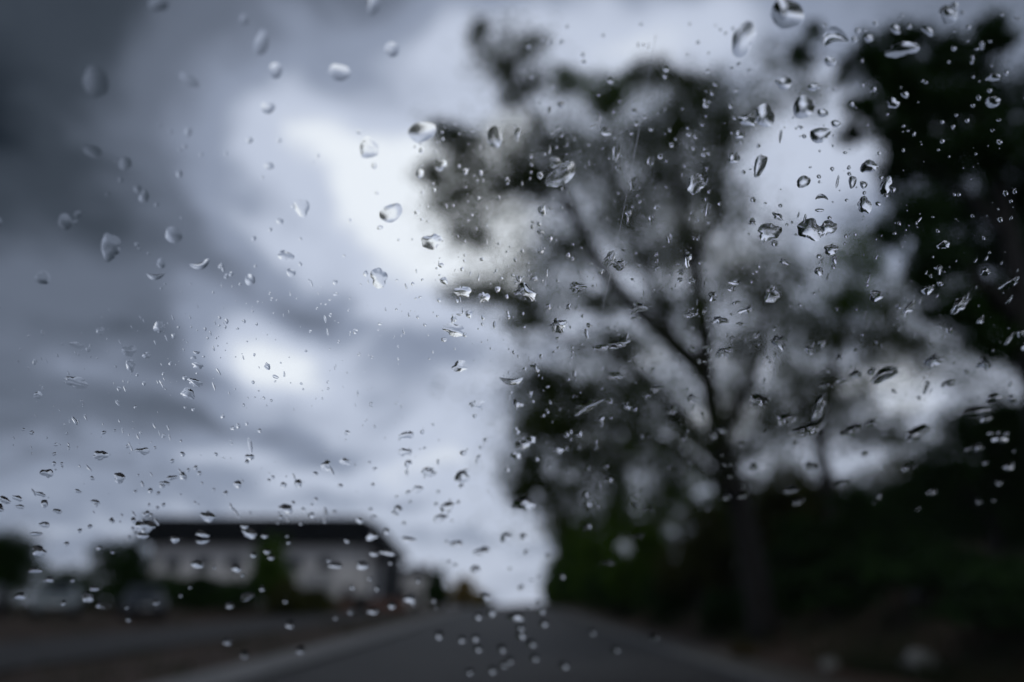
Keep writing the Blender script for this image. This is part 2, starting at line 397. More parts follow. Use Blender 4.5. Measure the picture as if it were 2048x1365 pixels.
mc += [(1180, 290, 190, 110, .2, 1300), (1040, 310, 130, 90, -1.3, 600), (1330, 330, 170, 150, .9, 1500), (1190, 470, 170, 110, -.2, 900), (1400, 500, 130, 130, .9, 900), (950, 390, 110, 120, -1.6, 500),
 (1200, 780, 190, 120, -1.2, 1100), (1130, 930, 130, 120, -1.4, 900), (1480, 700, 120, 170, .8, 800), (1320, 680, 130, 100, 0, 400), (1330, 900, 120, 120, -.6, 800), (1060, 560, 120, 90, -1.6, 450), (1420, 240, 120, 110, 1, 800), (1520, 210, 75, 70, 1.2, 420), (1610, 190, 80, 55, 1.3, 380), (1560, 120, 60, 60, 1.2, 220), (1530, 480, 80, 90, 1.2, 420), (1015, 115, 100, 90, -1.2, 380)]
mc = [(c[0], c[1], c[2], c[3], D0 + c[4], int(c[5] * (1.45 if c[2] < 85 else 2.3))) + tuple(c[6:]) for c in mc]
bx = P(1535, 1265, D0); base = (bx[0], bx[1], gz(bx[0], bx[1]))
tree('deciduous_tree', 'tall leaning tree with forked dark trunk and thin grey-green crown beside the road', 'tree', base, main_trunk, main_limbs, mc, 'leaf_grey', .082, D0, thick=1.2)

# greener tree behind it, up the bank
D1 = 24
t2c = [(1700, 520, 60, 55, 0, 900, 'leaf_green'), (1690, 610, 62, 50, 0, 950, 'leaf_green'), (1770, 620, 60, 50, .5, 600), (1740, 690, 80, 45, 0, 760), (1640, 680, 50, 55, -.5, 480), (1600, 760, 60, 45, -.5, 420), (1820, 690, 65, 40, .5, 520),
       (1590, 640, 45, 55, .5, 380), (1640, 800, 60, 45, 0, 460), (1560, 830, 60, 45, 0, 460), (1580, 540, 45, 60, .5, 330), (1480, 800, 50, 60, .6, 420), (1500, 900, 60, 55, .6, 620), (1700, 780, 50, 40, 0, 260)]
t2c += [(1640, 700, 150, 130, 0, 1100), (1600, 850, 150, 80, 0, 1000), (1810, 640, 100, 90, .6, 500), (1720, 870, 120, 50, 0, 700), (1860, 740, 90, 50, .6, 500), (1960, 760, 80, 40, .6, 350), (1800, 860, 80, 40, .4, 450), (1730, 480, 70, 60, .3, 400), (1560, 600, 90, 120, .4, 500)]
t2c = [(c[0], c[1], c[2], c[3], D1 + c[4], int(c[5] * 1.7)) + tuple(c[6:]) for c in t2c]
p = P(1668, 1180, D1)
tree('deciduous_tree', 'bright green slender tree growing on the bank behind the leaning tree', 'tree', (p[0], p[1], gz(p[0], p[1])),
     [(1668, 1150, D1, .22), (1660, 1000, D1, .2), (1640, 880, D1, .17), (1655, 760, D1, .13)],
     [[(1640, 880, D1, .13), (1590, 780, D1, .09), (1560, 680, D1 + .3, .06), (1580, 560, D1 + .5, .03)], [(1655, 760, D1, .11), (1690, 640, D1, .08), (1705, 530, D1, .04)], [(1655, 780, D1, .1), (1740, 700, D1 + .3, .06), (1810, 670, D1 + .5, .03)]],
     t2c, 'leaf_grey', .09, D1, thick=1.2)

# dense dark tree at the right, close to the road
D2 = 12.5
t3 = []
for (u, v, ru, rv, n) in [(1800, 90, 60, 40, 900), (1790, 170, 62, 60, 1100), (1900, 110, 75, 55, 1300), (1860, 210, 85, 65, 1700), (1960, 200, 90, 75, 1900), (1780, 260, 40, 50, 560), (1830, 320, 65, 60, 1200), (1930, 310, 85, 65, 1500), (2040, 280, 80, 80, 1500),
                          (1830, 420, 50, 50, 800), (1900, 420, 55, 60, 900), (2010, 400, 70, 70, 1300), (1870, 510, 50, 45, 800), (1950, 510, 65, 55, 1200), (2050, 520, 70, 70, 1400), (1920, 600, 40, 38, 600), (1995, 610, 60, 45, 1100), (2080, 650, 70, 60, 1200),
                          (2130, 420, 80, 90, 1200), (2120, 180, 90, 90, 1200), (2180, 620, 90, 90, 1000), (1735, 110, 40, 50, 520), (1725, 215, 40, 40, 420), (1690, 270, 36, 30, 220), (1780, 470, 30, 36, 260), (1990, 60, 60, 40, 420), (1980, 90, 50, 34, 500), (1690, 150, 26, 26, 130), (1600, 110, 38, 44, 300), (1620, 60, 26, 24, 120), (1960, 680, 60, 35, 600), (2050, 720, 60, 40, 800), (1880, 630, 45, 30, 380), (1850, 560, 40, 40, 330), (1790, 350, 40, 50, 330)]:
    t3.append((u, v, ru, rv, D2 + rng.uniform(-.8, 1.2), int(n * 1.5)))
p = P(2120, 1230, D2)
tree('evergreen_tree', 'dense dark evergreen tree towering over the roadside bank', 'tree', (p[0], p[1], gz(p[0], p[1])),
     [(2110, 1150, D2, .30), (2090, 900, D2, .27), (2050, 650, D2, .22), (2000, 400, D2, .15), (1940, 200, D2, .07)],
     [[(2050, 650, D2, .14), (1960, 560, D2, .09), (1880, 500, D2, .04)], [(2020, 480, D2, .12), (1920, 380, D2, .08), (1820, 300, D2, .04)], [(1990, 360, D2, .1), (1880, 230, D2, .07), (1790, 140, D2, .04), (1680, 120, D2, .025), (1605, 105, D2, .012)], [(2060, 700, D2, .12), (2120, 500, D2, .1), (2130, 300, D2, .05)]],
     t3, 'leaf_dark', .080, D2, twig=.014)
# lower dark tree whose crown fills the space under it
D3 = 15
t4 = [(1960, 860, 70, 50, 1300), (2040, 840, 70, 60, 1400), (1900, 920, 60, 45, 1000), (2000, 950, 80, 60, 1500), (2090, 920, 80, 80, 1300), (1850, 980, 60, 45, 900), (1940, 1030, 80, 50, 1300), (2060, 1050, 80, 60, 1400)]
t4 = [(u, v, ru, rv, D3 + rng.uniform(-.6, .8), int(n * 1.3)) for (u, v, ru, rv, n) in t4]
p = P(1990, 1200, D3)
tree('evergreen_tree', 'low rounded dark evergreen tree under the towering one on the bank', 'tree', (p[0], p[1], gz(p[0], p[1])),
     [(1990, 1180, D3, .16), (1985, 1080, D3, .14), (1990, 960, D3, .09), (2000, 880, D3, .04)], [[(1985, 1060, D3, .08), (1930, 980, D3, .05), (1890, 930, D3, .02)], [(1990, 1000, D3, .07), (2060, 900, D3, .03)]],
     t4, 'leaf_dark', .080, D3, twig=.014)

def shrub(label, u, vtop, D, wpx, n, m, leaf=.06, group=None, name='shrub', vbase=None):
    """shrub standing on the ground, sized from its outline"""
    d = P(u, 1200, D); x, y = d[0], d[1]; z0 = gz(x, y); top = P(u, vtop, D)[2]
    h = max(.4, top - z0); w = wpx * D / FPX / cp
    t = thing(name, label, 'shrub' if name == 'shrub' else 'tree', (x, y, z0), 0, group)
    st = []
    for k in range(7):
        a = rng.uniform(0, 6.28); r = rng.uniform(.2, .7) * w
        st.append(tube(smoothpath([(0.05 * math.cos(a), .05 * math.sin(a), -.1), (.35 * r * math.cos(a), .35 * r * math.sin(a), h * .4), (r * math.cos(a), r * math.sin(a), h * rng.uniform(.6, .9))], 3), np.linspace(.03 + .008 * h, .008, 7), 5))
    v, f = merge(st); pyd('stems', v, f, 'bark', t, True)
    n = int(n * 2.1); leaf *= 1.25; pts = []
    k = max(6, int(n / 420))
    for j in range(k):
        hh = rng.uniform(.18, .80); wr = w * (.95 - .55 * max(0, hh - .3))
        a = rng.uniform(0, 6.28); rr = wr * rng.random() ** .5 * .75
        q, _ = clump_points((rr * math.cos(a), rr * math.sin(a), hh * h), (w * .42, w * .42, h * .20), int(n / k), 8, .3)
        pts.append(q)
    q, _ = clump_points((0, 0, h * .3), (w * .9, w * .9, h * .28), int(n * .4), 20, .25); pts.append(q)
    pts = np.concatenate(pts); pts = pts[pts[:, 2] > .02]
    leaf_mesh('foliage', pts, leaf, m, t)
    return t
G1 = 'shrubs under the roadside trees'
for i, (u, vt, D, w, n, m, lab) in enumerate([
    (1106, 1105, 98, 22, 1500, 'leaf_dark', 'small dark tree furthest along the roadside thicket'),
    (1132, 1020, 80, 44, 2600, 'leaf_green', 'tall green tree near the far end of the roadside thicket'),
    (1165, 1090, 62, 46, 2400, 'leaf_dark', 'dark rounded tree in front of the far green one'),
    (1208, 990, 50, 62, 3000, 'leaf_green', 'broad green tree midway along the roadside thicket'),
    (1255, 1095, 40, 62, 2800, 'leaf_dark', 'dark spreading shrub at the thicket foot by the road'),
    (1292, 935, 36, 66, 3400, 'leaf_green', 'tallest bright green shrub behind the leaning trunk'),
    (1392, 960, 29, 70, 3000, 'leaf_olive', 'olive shrub directly behind the leaning trunk'),
    (1560, 940, 27, 90, 3200, 'leaf_olive', 'dull olive shrub on the bank right of the leaning trunk'),
    (1680, 930, 25, 90, 3200, 'leaf_olive', 'reddish olive shrub at the foot of the slender green tree'),
    (1640, 1030, 22, 85, 3000, 'leaf_dark', 'wide dark shrub halfway up the bank'),
    (1790, 960, 21, 95, 3200, 'leaf_dark', 'dark shrub between the slender green tree and the low evergreen'),
    (1780, 1080, 16, 110, 3200, 'leaf_dark', 'low spreading dark shrub on the near bank'),
    (1930, 1090, 13, 130, 3400, 'leaf_dark', 'dark shrub at the foot of the towering evergreen'),
    (2060, 1130, 10, 150, 3200, 'leaf_dark', 'small dark shrub lowest on the bank near the pavement'),
    (1330, 1140, 30, 48, 1500, 'leaf_dark', 'low dark shrub on the bank just left of the trunk foot'),
    (1452, 1165, 21, 45, 1300, 'leaf_dark', 'knee-high dark shrub touching the leaning trunk foot'),
    (1590, 1140, 18.5, 65, 1800, 'leaf_dark', 'low dark shrub just right of the leaning trunk foot'),
    (1705, 1150, 16, 75, 1900, 'leaf_dark', 'low dark shrub above the smaller pale boulder'),
    (1600, 900, 34, 85, 2800, 'leaf_olive', 'tall olive shrub behind the foot of the slender green tree'),
    (1470, 945, 31, 60, 2400, 'leaf_green', 'narrow green shrub rising close behind the leaning trunk'),
    ]):
    shrub(lab, u, vt, D, w, n, m, max(.06, .075 * D / 27), G1, name='bushy_tree' if D > 48 else 'shrub')
G2 = 'trees on top of the bank'
for (u, vt, D, w, n, m, lab) in [(1830, 900, 36, 120, 3600, 'leaf_olive', 'distant olive tree on top of the bank behind the shrubs'), (1980, 930, 30, 140, 3600, 'leaf_dark', 'distant dark tree on top of the bank behind the low evergreen'), (1500, 985, 45, 90, 3000, 'leaf_olive', 'far olive tree behind the leaning trunk on the bank')]:
    shrub(lab, u, vt, D, w, n, m, .11, G2, name='bushy_tree')

# ------------------------------------------------------------------ boulders
def boulder(label, u, v, D, r, tint='rock'):
    p = P(u, v, D); x, y = p[0], p[1]; z = gz(x, y)
    bm = bmesh.new(); bmesh.ops.create_icosphere(bm, subdivisions=3, radius=1)
    s = rng.uniform(0, 50)
    for q in bm.verts:
        c = q.co; k = 1 + .16 * math.sin(3 * c.x + s) * math.sin(2.7 * c.y + s) + .1 * math.sin(6 * c.z + 5 * c.x + s)
        q.co = Vector((c.x * r * k, c.y * r * .8 * k, c.z * r * .7 * k + r * .45))
    o = bmo('boulder', bm, tint, None, True, (x, y, z - .03))
    tag(o, label, 'boulder', 'stones on the bank')
boulder('large pale boulder on the dark bank below the evergreens', 1840, 1316, 11, .27)
boulder('smaller pale boulder on the bank next to the large one', 1655, 1316, 13, .17)
boulder('small grey stone in the grass under the low spreading shrub', 1830, 1185, 14, .16)
boulder('small grey stone high on the bank among shrubs', 1945, 1170, 13, .15)
shrub('small yellowed dry tuft at the edge of the pavement', 1470, 1276, 16.5, 24, 500, 'dry_leaf', .03, None, 'shrub')

# ------------------------------------------------------------------ warehouse and things behind the side lane
YB = 72
bl = P(292, 1036, YB); brr = P(738, 1036, YB); zf0 = P(500, 1087, YB)[2]; zt = P(500, 1034, YB)[2]
xl, xr = bl[0], brr[0]; zb = gz(-25, YB) - .1
wh = thing('warehouse', 'pale grey warehouse with black flat roof sloping down at one end', 'building', ((xl + xr) / 2, YB, zb))
ox = (xl + xr) / 2
def bp_(x, y, z): return (x - ox, y - YB, z - zb)
bm = bmesh.new(); box(bm, xl + .6 - ox, xr + .3 - ox, .9, 7.6, 0, zt - zb - .9); bmo('wall', bm, 'render_wall', wh)
xe = P(796, 1100, YB)[0]; ze = P(796, 1104, YB)[2]
prof = [(xl - .4, zf0), (xl - .1, zt), (xr - .4, zt), (xe, ze), (xe, ze - .55), (xr + .1, zf0 - .1)]
vs = [bp_(x, YB - .3, z) for x, z in prof] + [bp_(x, YB + 8, z) for x, z in prof]; n = len(prof)
fs = [tuple(range(n - 1, -1, -1)), tuple(range(n, 2 * n))] + [(i, (i + 1) % n, n + (i + 1) % n, n + i) for i in range(n)]
rf = pyd('roof', vs, fs, 'roof_metal', wh)
for k in range(5):
    x = xl + 3 + k * (xr - xl - 6) / 4
    bm = bmesh.new(); box(bm, x - ox - .5, x - ox + .5, 4, 5, zt - zb + .01, zt - zb + .35); bmo('roof_vent', bm, 'roof_metal', rf)
for k, yy in enumerate((YB + .2, YB + 6.6)):
    xc = P(772, 1150, YB)[0]
    bm = bmesh.new(); box(bm, xc - ox - .55, xc - ox + .55, yy - YB, yy - YB + .9, 0, ze - zb + .7, .05); bmo('column', bm, 'dark_paint', wh)
bm = bmesh.new(); box(bm, xr - .9 - ox, xe + .1 - ox, 1.0, 20.8, .02, ze - zb - .9 + 0.2)
bm.free()
for k in range(6):
    x = xl + 2.4 + k * 3.1 - ox
    wn = boxo('window', (x, x + 1.5, .80, .95, 3.6, 4.7), 'dark_paint', wh)
    boxo('pane', (x + .1, x + 1.4, .76, .82, 3.7, 4.6), 'window_dark', wn)
dr = boxo('roller_door', (xr - 6.5 - ox, xr - 3.2 - ox, .82, .95, 0.02, 3.3), 'grey_wall', wh)
for k in range(9): boxo('slat', (xr - 6.45 - ox, xr - 3.25 - ox, .79, .84, .08 + k * .355, .38 + k * .355), 'grey_wall', dr)
ed = boxo('door', (xr - 2.4 - ox, xr - 1.4 - ox, .82, .95, .02, 2.1), 'dark_paint', wh); boxo('handle', (xr - 1.55 - ox, xr - 1.48 - ox, .76, .81, .95, 1.1), 'rim', ed)
for x in (xl + 1 - ox, xr - .6 - ox):
    v, f = tube([(x, .82, .05), (x, .82, zf0 - zb + .1)], [.06, .06], 8); pyd('downpipe', v, f, 'dark_paint', wh, True)

# low brick wall and bin in front of it
p0, p1 = P(640, 1205, 58), P(812, 1200, 64)
lw = thing('low_wall', 'low red brick garden wall in front of the warehouse', 'wall', (p0[0], p0[1], gz(p0[0], p0[1])), math.atan2(p1[1] - p0[1], p1[0] - p0[0]))
ll = math.hypot(p1[0] - p0[0], p1[1] - p0[1])
boxo('wall_body', (0, ll, -.12, .12, -.3, .95), 'brick_red', lw); boxo('coping', (-.05, ll + .05, -.17, .17, .952, 1.03), 'concrete', lw)
def wheelie(label, u, D, rz):
    p = P(u, 1200, D); z = gz(p[0], p[1]); t = thing('wheeled_bin', label, 'bin', (p[0], p[1], z), rz)
    bm = bmesh.new(); r = bmesh.ops.create_cube(bm, size=1)
    for v in r['verts']:
        s = 1.0 if v.co.z > 0 else .78
        v.co = Vector((v.co.x * 1.3 * s, v.co.y * .95 * s, .16 + (v.co.z + .5) * 1.05))
    bmesh.ops.bevel(bm, geom=bm.edges[:], offset=.04, segments=2, affect='EDGES'); bmo('body', bm, 'bin_plastic', t)
    bm = bmesh.new(); box(bm, -.68, .68, -.52, .52, 1.22, 1.30, .03); bmo('lid', bm, 'bin_plastic', t)
    for sx_ in (-.5, .5):
        for sy in (-.32, .32):
            v, f = tube([(sx_ - .03, sy, .09), (sx_ + .03, sy, .09)], [.09, .09], 14); pyd('wheel', v, f, 'tyre', t)
    v, f = tube([(-.5, -.56, 1.0), (.5, -.56, 1.0)], [.02, .02], 6); pyd('handle', v, f, 'bin_plastic', t)
wheelie('dark wheeled refuse bin beside the low brick wall', 722, 55, .2)

# small house beyond the warehouse
hp = P(832, 1200, 100); hz = gz(hp[0], hp[1])
hs = thing('house', 'small grey house with pitched tiled roof beyond the warehouse', 'building', (hp[0], hp[1], hz), .1)
boxo('wall', (-3, 3, 0, 8, 0, 4.4), 'render_wall', hs)
vs = [(-3.4, -.4, 4.25), (3.4, -.4, 4.25), (0, -.4, 5.6), (-3.4, 8.4, 4.25), (3.4, 8.4, 4.25), (0, 8.4, 5.6)]
hr = pyd('roof', vs, [(0, 1, 2), (5, 4, 3), (0, 2, 5, 3), (1, 4, 5, 2), (0, 3, 4, 1)], 'tile_grey', hs)
boxo('chimney', (1.2, 1.8, 4, 4.6, 4.3, 6), 'brick_red', hr)
for x in (-2, .9):
    w_ = boxo('window', (x, x + 1.2, -.06, .02, 1.2, 2.4), 'plate', hs); boxo('pane', (x + .08, x + 1.12, -.09, -.05, 1.28, 2.32), 'window_dark', w_)
boxo('door', (-.5, .5, -.05, .02, 0.02, 2.1), 'dark_paint', hs)

G3 = 'shrubs and trees along the car park'
for (u, vt, D, w, n, m, lab, nm) in [
    (-20, 1045, 42, 80, 3000, 'leaf_dark', 'dark tree at the far side of the car park behind the silver car', 'bushy_tree'),
    (232, 1075, 46, 62, 2600, 'leaf_dark', 'dark pointed tree behind the parked cars beside the warehouse corner', 'bushy_tree'),
    (150, 1125, 52, 70, 1800, 'leaf_dark', 'low dark hedge shrub behind the silver car', 'shrub'),
    (310, 1135, 50, 60, 1800, 'leaf_dark', 'dark shrub below the end of the warehouse roof', 'shrub'),
    (540, 1066, 50, 42, 2600, 'leaf_green', 'tall green shrub in front of the middle of the warehouse', 'bushy_tree'),
    (395, 1145, 46, 55, 1700, 'leaf_dark', 'dark shrub behind the dark parked car', 'shrub'),
    (470, 1135, 47, 55, 1800, 'leaf_dark', 'dark shrub just left of the tall green one', 'shrub'),
    (590, 1140, 47, 50, 1800, 'leaf_olive', 'olive shrub just right of the tall green one', 'shrub'),
    (640, 1168, 48, 40, 1200, 'leaf_olive', 'low olive shrub beside the brick wall end', 'shrub'),
    (872, 1128, 92, 24, 1800, 'leaf_dark', 'dark narrow tree standing past the small grey house', 'bushy_tree'),
    (930, 1156, 96, 36, 1800, 'leaf_yellow', 'yellow autumn tree far down the road', 'bushy_tree'),
    (960, 1185, 110, 20, 800, 'leaf_olive', 'low olive bush far down the road beside the yellow tree', 'shrub')]:
    shrub(lab, u, vt, D, w, n, m, .11 if D < 80 else .2, G3, name=nm)

# ------------------------------------------------------------------ parked cars
def lathe_wheel(t, x, y, r, w, sgn):
    prof = [(r * .62, -w / 2), (r * .93, -w / 2), (r, -w * .36), (r, w * .36), (r * .93, w / 2), (r * .62, w / 2)]; n = 28; vs, fs = [], []
    for k in range(n):
        a = 6.28318 * k / n
        for (rr, yy) in prof: vs.append((x + rr * math.cos(a), y + yy, r + rr * math.sin(a)))
    m_ = len(prof)
    for k in range(n):
        for i in range(m_): fs.append((k * m_ + i, k * m_ + (i + 1) % m_, ((k + 1) % n) * m_ + (i + 1) % m_, ((k + 1) % n) * m_ + i))
    wh_ = pyd('wheel', vs, fs, 'tyre', t, True)
    parts = [tube([(x, y + sgn * w * .25, r), (x, y + sgn * w * .40, r)], [r * .16, r * .13], 12)]
    for k in range(5):
        a = 6.28318 * k / 5; parts.append(tube([(x, y + sgn * w * .34, r), (x + r * .63 * math.cos(a), y + sgn * w * .38, r + r * .63 * math.sin(a))], [r * .10, r * .075], 6))
    ring = [(x + r * .63 * math.cos(6.28318 * k / 24), y + sgn * w * .4, r + r * .63 * math.sin(6.28318 * k / 24)) for k in range(25)]
    parts.append(tube(ring, [r * .045] * 25, 6))
    parts.append(tube([(x, y - w * .1, r), (x, y + sgn * w * .12, r)], [r * .6, r * .6], 20))
    v, f = merge(parts); pyd('rim', v, f, 'rim', wh_, True)
def ring_section(x, hw, z0, z1, tuck=.9):
    pts = []
    for (fy, fz) in [(0, 0), (.8, 0), (.95, .12), (1, .4), (.99, .7), (.95, .9), (.86, 1), (0, 1.02)]:
        pts.append((x, fy * hw, z0 + fz * (z1 - z0)))
    return pts + [(a, -b, c) for (a, b, c) in reversed(pts[1:-1])]
def loft(rings):
    n = len(rings[0]); vs = [p for r in rings for p in r]; fs = []
    for i in range(len(rings) - 1):
        for k in range(n): fs.append((i * n + k, i * n + (k + 1) % n, (i + 1) * n + (k + 1) % n, (i + 1) * n + k))
    fs.append(tuple(range(n - 1, -1, -1))); o = (len(rings) - 1) * n; fs.append(tuple(range(o, o + n)))
    return vs, fs
def parked_car(label, u, D, rz, paint, s=1.0):
    p = P(u, 1200, D); z = gz(p[0], p[1]); t = thing('parked_car', label, 'car', (p[0], p[1], z), rz, 'cars in the car park'); t.scale = (s, s, s)
    st = [(-2.12, .62, .45, .75), (-2.08, .76, .34, .92), (-1.9, .83, .26, .98), (-1.4, .87, .22, .98), (-.6, .88, .20, .96), (.3, .88, .20, .94), (1.0, .87, .20, .92), (1.5, .86, .22, .84), (1.9, .80, .24, .74), (2.1, .70, .28, .64), (2.17, .56, .36, .56)]
    v, f = loft([ring_section(*q) for q in st]); b_ = pyd('body', v, f, paint, t, True)
    # cabin: lower and upper outlines
    lo = [(-1.85, .70), (-1.2, .80), (0, .82), (.75, .80), (1.12, .66)]; up = [(-1.35, .52), (-.9, .60), (0, .62), (.3, .60), (.42, .52)]
    vs = [(x, y, .93) for x, y in lo] + [(x, -y, .93) for x, y in reversed(lo)] + [(x, y, 1.44 if 0 < i < 4 else 1.40) for i, (x, y) in enumerate(up)] + [(x, -y, 1.44 if 0 < 4 - i < 4 else 1.40) for i, (x, y) in enumerate(reversed(up))]
    fs = [(i, (i + 1) % 10, 10 + (i + 1) % 10, 10 + i) for i in range(10)] + [tuple(range(10, 20)), tuple(range(9, -1, -1))]
    cb = pyd('cabin', vs, fs, paint, t)
    def pane(name, q, off=.012):
        q = [np.array(a, float) for a in q]; nn = np.cross(q[1] - q[0], q[2] - q[0]); nn /= np.linalg.norm(nn); c = sum(q) / 4
        if np.dot(nn, c - np.array([-.3, 0, 1.0])) < 0: nn = -nn
        fr = [c + (a - c) * .88 for a in q]; vs = [a - nn * .02 for a in fr] + [a + nn * off for a in fr]
        pyd(name, vs, [(3, 2, 1, 0), (4, 5, 6, 7)] + [(i, (i + 1) % 4, 4 + (i + 1) % 4, 4 + i) for i in range(4)], 'window_dark', cb)
    L_ = lambda i, s_: (lo[i][0], lo[i][1] * s_, .93); U_ = lambda i, s_: (up[i][0], up[i][1] * s_, 1.42)
    pane('windscreen', [L_(4, 1), L_(4, -1), U_(4, -1), U_(4, 1)]); pane('rear_window', [L_(0, 1), L_(0, -1), U_(0, -1), U_(0, 1)])
    for s_ in (1, -1):
        pane('side_window', [L_(1, s_), L_(2, s_), U_(2, s_), U_(1, s_)]); pane('side_window', [L_(2, s_), L_(3, s_), U_(3, s_), U_(2, s_)])
        bm = bmesh.new(); box(bm, 1.98, 2.125, s_ * .60 - .14, s_ * .60 + .14, .50, .62, .02); bmo('headlight', bm, 'lamp_glass', t)
        bm = bmesh.new(); box(bm, -2.13, -2.0, s_ * .60 - .12, s_ * .60 + .12, .70, .86, .02); bmo('tail_light', bm, 'tail_lamp', t)
        bm = bmesh.new(); box(bm, .72, .90, s_ * .94 - .09, s_ * .94 + .09, .93, 1.05, .03); bmo('mirror', bm, paint, t)
        for x in (-.55, .45):
            bm = bmesh.new(); box(bm, x - .08, x + .08, s_ * .885 - .012, s_ * .885 + .012, .78, .81); bmo('door_handle', bm, 'rim', t)
        for x in (-1.3, 1.35): lathe_wheel(t, x, s_ * .78, .33, .21, s_)
    bm = bmesh.new(); box(bm, 2.06, 2.20, -.45, .45, .32, .46, .02); bmo('grille', bm, 'trim_plastic', t)
    bm = bmesh.new(); box(bm, 2.18, 2.21, -.26, .26, .47, .57); bmo('number_plate', bm, 'plate', t)
    return t
parked_car('silver car parked at the end of the row in the car park', 118, 35, R(-62), 'silver_paint', 1.06)
parked_car('dark blue car parked beside the silver car', 288, 35.5, R(-58), 'blue_paint', 1.0)
parked_car('black car parked with only its front showing past the silver car', -40, 33, R(-66), 'black_paint', 1.0)

# ------------------------------------------------------------------ the car we sit in, and its windscreen
PSI, RAKE, KC = R(6), R(30), .32
S = np.array([math.cos(PSI), math.sin(PSI), 0]); H = np.array([-math.sin(PSI), math.cos(PSI), 0]); Z = np.array([0, 0, 1.0])
T = -H * math.cos(RAKE) + Z * math.sin(RAKE); NP = H * math.sin(RAKE) + Z * math.cos(RAKE)
HIT = CAM + .258 * np.array([0, cp, sp])
S0, T0, TH = -.30, .05, .004
C0 = HIT - S0 * S - T0 * T + KC * S0 ** 2 / 2 * NP       # inner surface of the pane
def surf(s, t, off=0.0):
    s = np.asarray(s, float)[..., None]; t = np.asarray(t, float)[..., None]
    n = NP + KC * s * S; n = n / np.linalg.norm(n, axis=-1, keepdims=True)
    return C0 + s * S + t * T - KC * s ** 2 / 2 * NP + off * n
def pane_hit(u, v, off=0.0):
    """outer-surface point and normal where a photo pixel's ray leaves the glass"""
    d = pdir(u, v); d = d / np.linalg.norm(d, axis=-1, keepdims=True)
    o = CAM - C0
    a_ = .5 * KC * (d @ S) ** 2; b_ = d @ NP + KC * (o @ S) * (d @ S); c_ = o @ NP + .5 * KC * (o @ S) ** 2
    lam = np.where(np.abs(a_) < 1e-9, -c_ / b_, (-b_ + np.sqrt(np.maximum(b_ * b_ - 4 * a_ * c_, 0))) / (2 * np.where(np.abs(a_) < 1e-9, 1, a_)))
    p = CAM + d * lam[..., None]
    n = NP + KC * ((p - C0) @ S)[..., None] * S; n = n / np.linalg.norm(n, axis=-1, keepdims=True)
    ci = np.sum(d * n, -1, keepdims=True); dt = d - n * ci; dt = dt / 1.5; d2 = dt + n * np.sqrt(1 - np.sum(dt * dt, -1, keepdims=True))
    p = p + d2 * (TH / np.sum(d2 * n, -1, keepdims=True))
    return p + n * (off * 1.0), n

CZ = C0 - np.array([0, 0, C0[2]])        # car origin on the road below the pane centre
oc = thing('family_car', 'dark family car stopped on the road, its windscreen spattered with rain', 'car', CZ, PSI)
def loc_(p):                               # world -> car-local
    q = np.asarray(p) - CZ; return np.stack([q @ S, q @ H, q[..., 2]], -1)
TB, TT = -.50, .40
def hw(t): return .74 - .10 * (t - TB) / (TT - TB)
gs = np.linspace(-1, 1, 41); gt = np.linspace(TB, TT, 25)
SS = np.array([[a * hw(t) for a in gs] for t in gt]); TTm = np.array([[t - .035 * (a * a) for a in gs] for t in gt])
inner = loc_(surf(SS, TTm, 0)).reshape(-1, 3); outer = loc_(surf(SS, TTm, TH)).reshape(-1, 3)
nx, ny = 41, 25; K = nx * ny; fs = []
for j in range(ny - 1):
    for i in range(nx - 1):
        q = (j * nx + i, j * nx + i + 1, (j + 1) * nx + i + 1, (j + 1) * nx + i); fs.append(q); fs.append(tuple(K + a for a in q[::-1]))
per = [i for i in range(nx)] + [j * nx + nx - 1 for j in range(1, ny)] + [(ny - 1) * nx + i for i in range(nx - 2, -1, -1)] + [j * nx for j in range(ny - 2, 0, -1)]
for a, b in zip(per, per[1:] + per[:1]): fs.append((b, a, K + a, K + b))
me = bpy.data.meshes.new('windscreen'); me.from_pydata(np.vstack([inner, outer]).tolist(), [], fs); me.update()
ws_ = link('windscreen', me, 'laminated_glass', oc)
me.polygons.foreach_set('use_smooth', [True] * (2 * (nx - 1) * (ny - 1)) + [False] * len(per))
sh = me.attributes.new('sharp_edge', 'BOOLEAN', 'EDGE'); pset = set()
for a, b in zip(per, per[1:] + per[:1]): pset.add(frozenset((a, b))); pset.add(frozenset((K + a, K + b)))
sh.data.foreach_set('value', [frozenset(e.vertices) in pset for e in me.edges])
# hair-line scratch on the inner face
us = np.linspace(1312, 1178, 40); vv = np.interp(us, [1178, 1312], [745, 70]); us = us + 5 * np.sin((vv - 70) / 675 * 3.14)
d = pane_hit(us, vv, .00008)[0]
v, f = tube(loc_(d), [.00007] * 40, 5); pyd('scratch', v, f, 'water', ws_, True)
for (a0_, b0_, a1_, b1_, bow) in ((1590, 905, 1650, 770, 26), (1780, 770, 1872, 712, 14), (1200, 715, 1262, 690, -8)):
    k_ = np.linspace(0, 1, 24); us = a0_ + (a1_ - a0_) * k_ + bow * np.sin(k_ * 3.14); vv = b0_ + (b1_ - b0_) * k_ + .4 * bow * np.sin(k_ * 3.14)
    d = pane_hit(us, vv, .00003)[0]
    v, f = tube(loc_(d), .00012 * np.sin(np.clip(k_, .03, .97) * 3.14) + 2e-5, 6); pyd('water_trail', v, f, 'water', ws_, True)
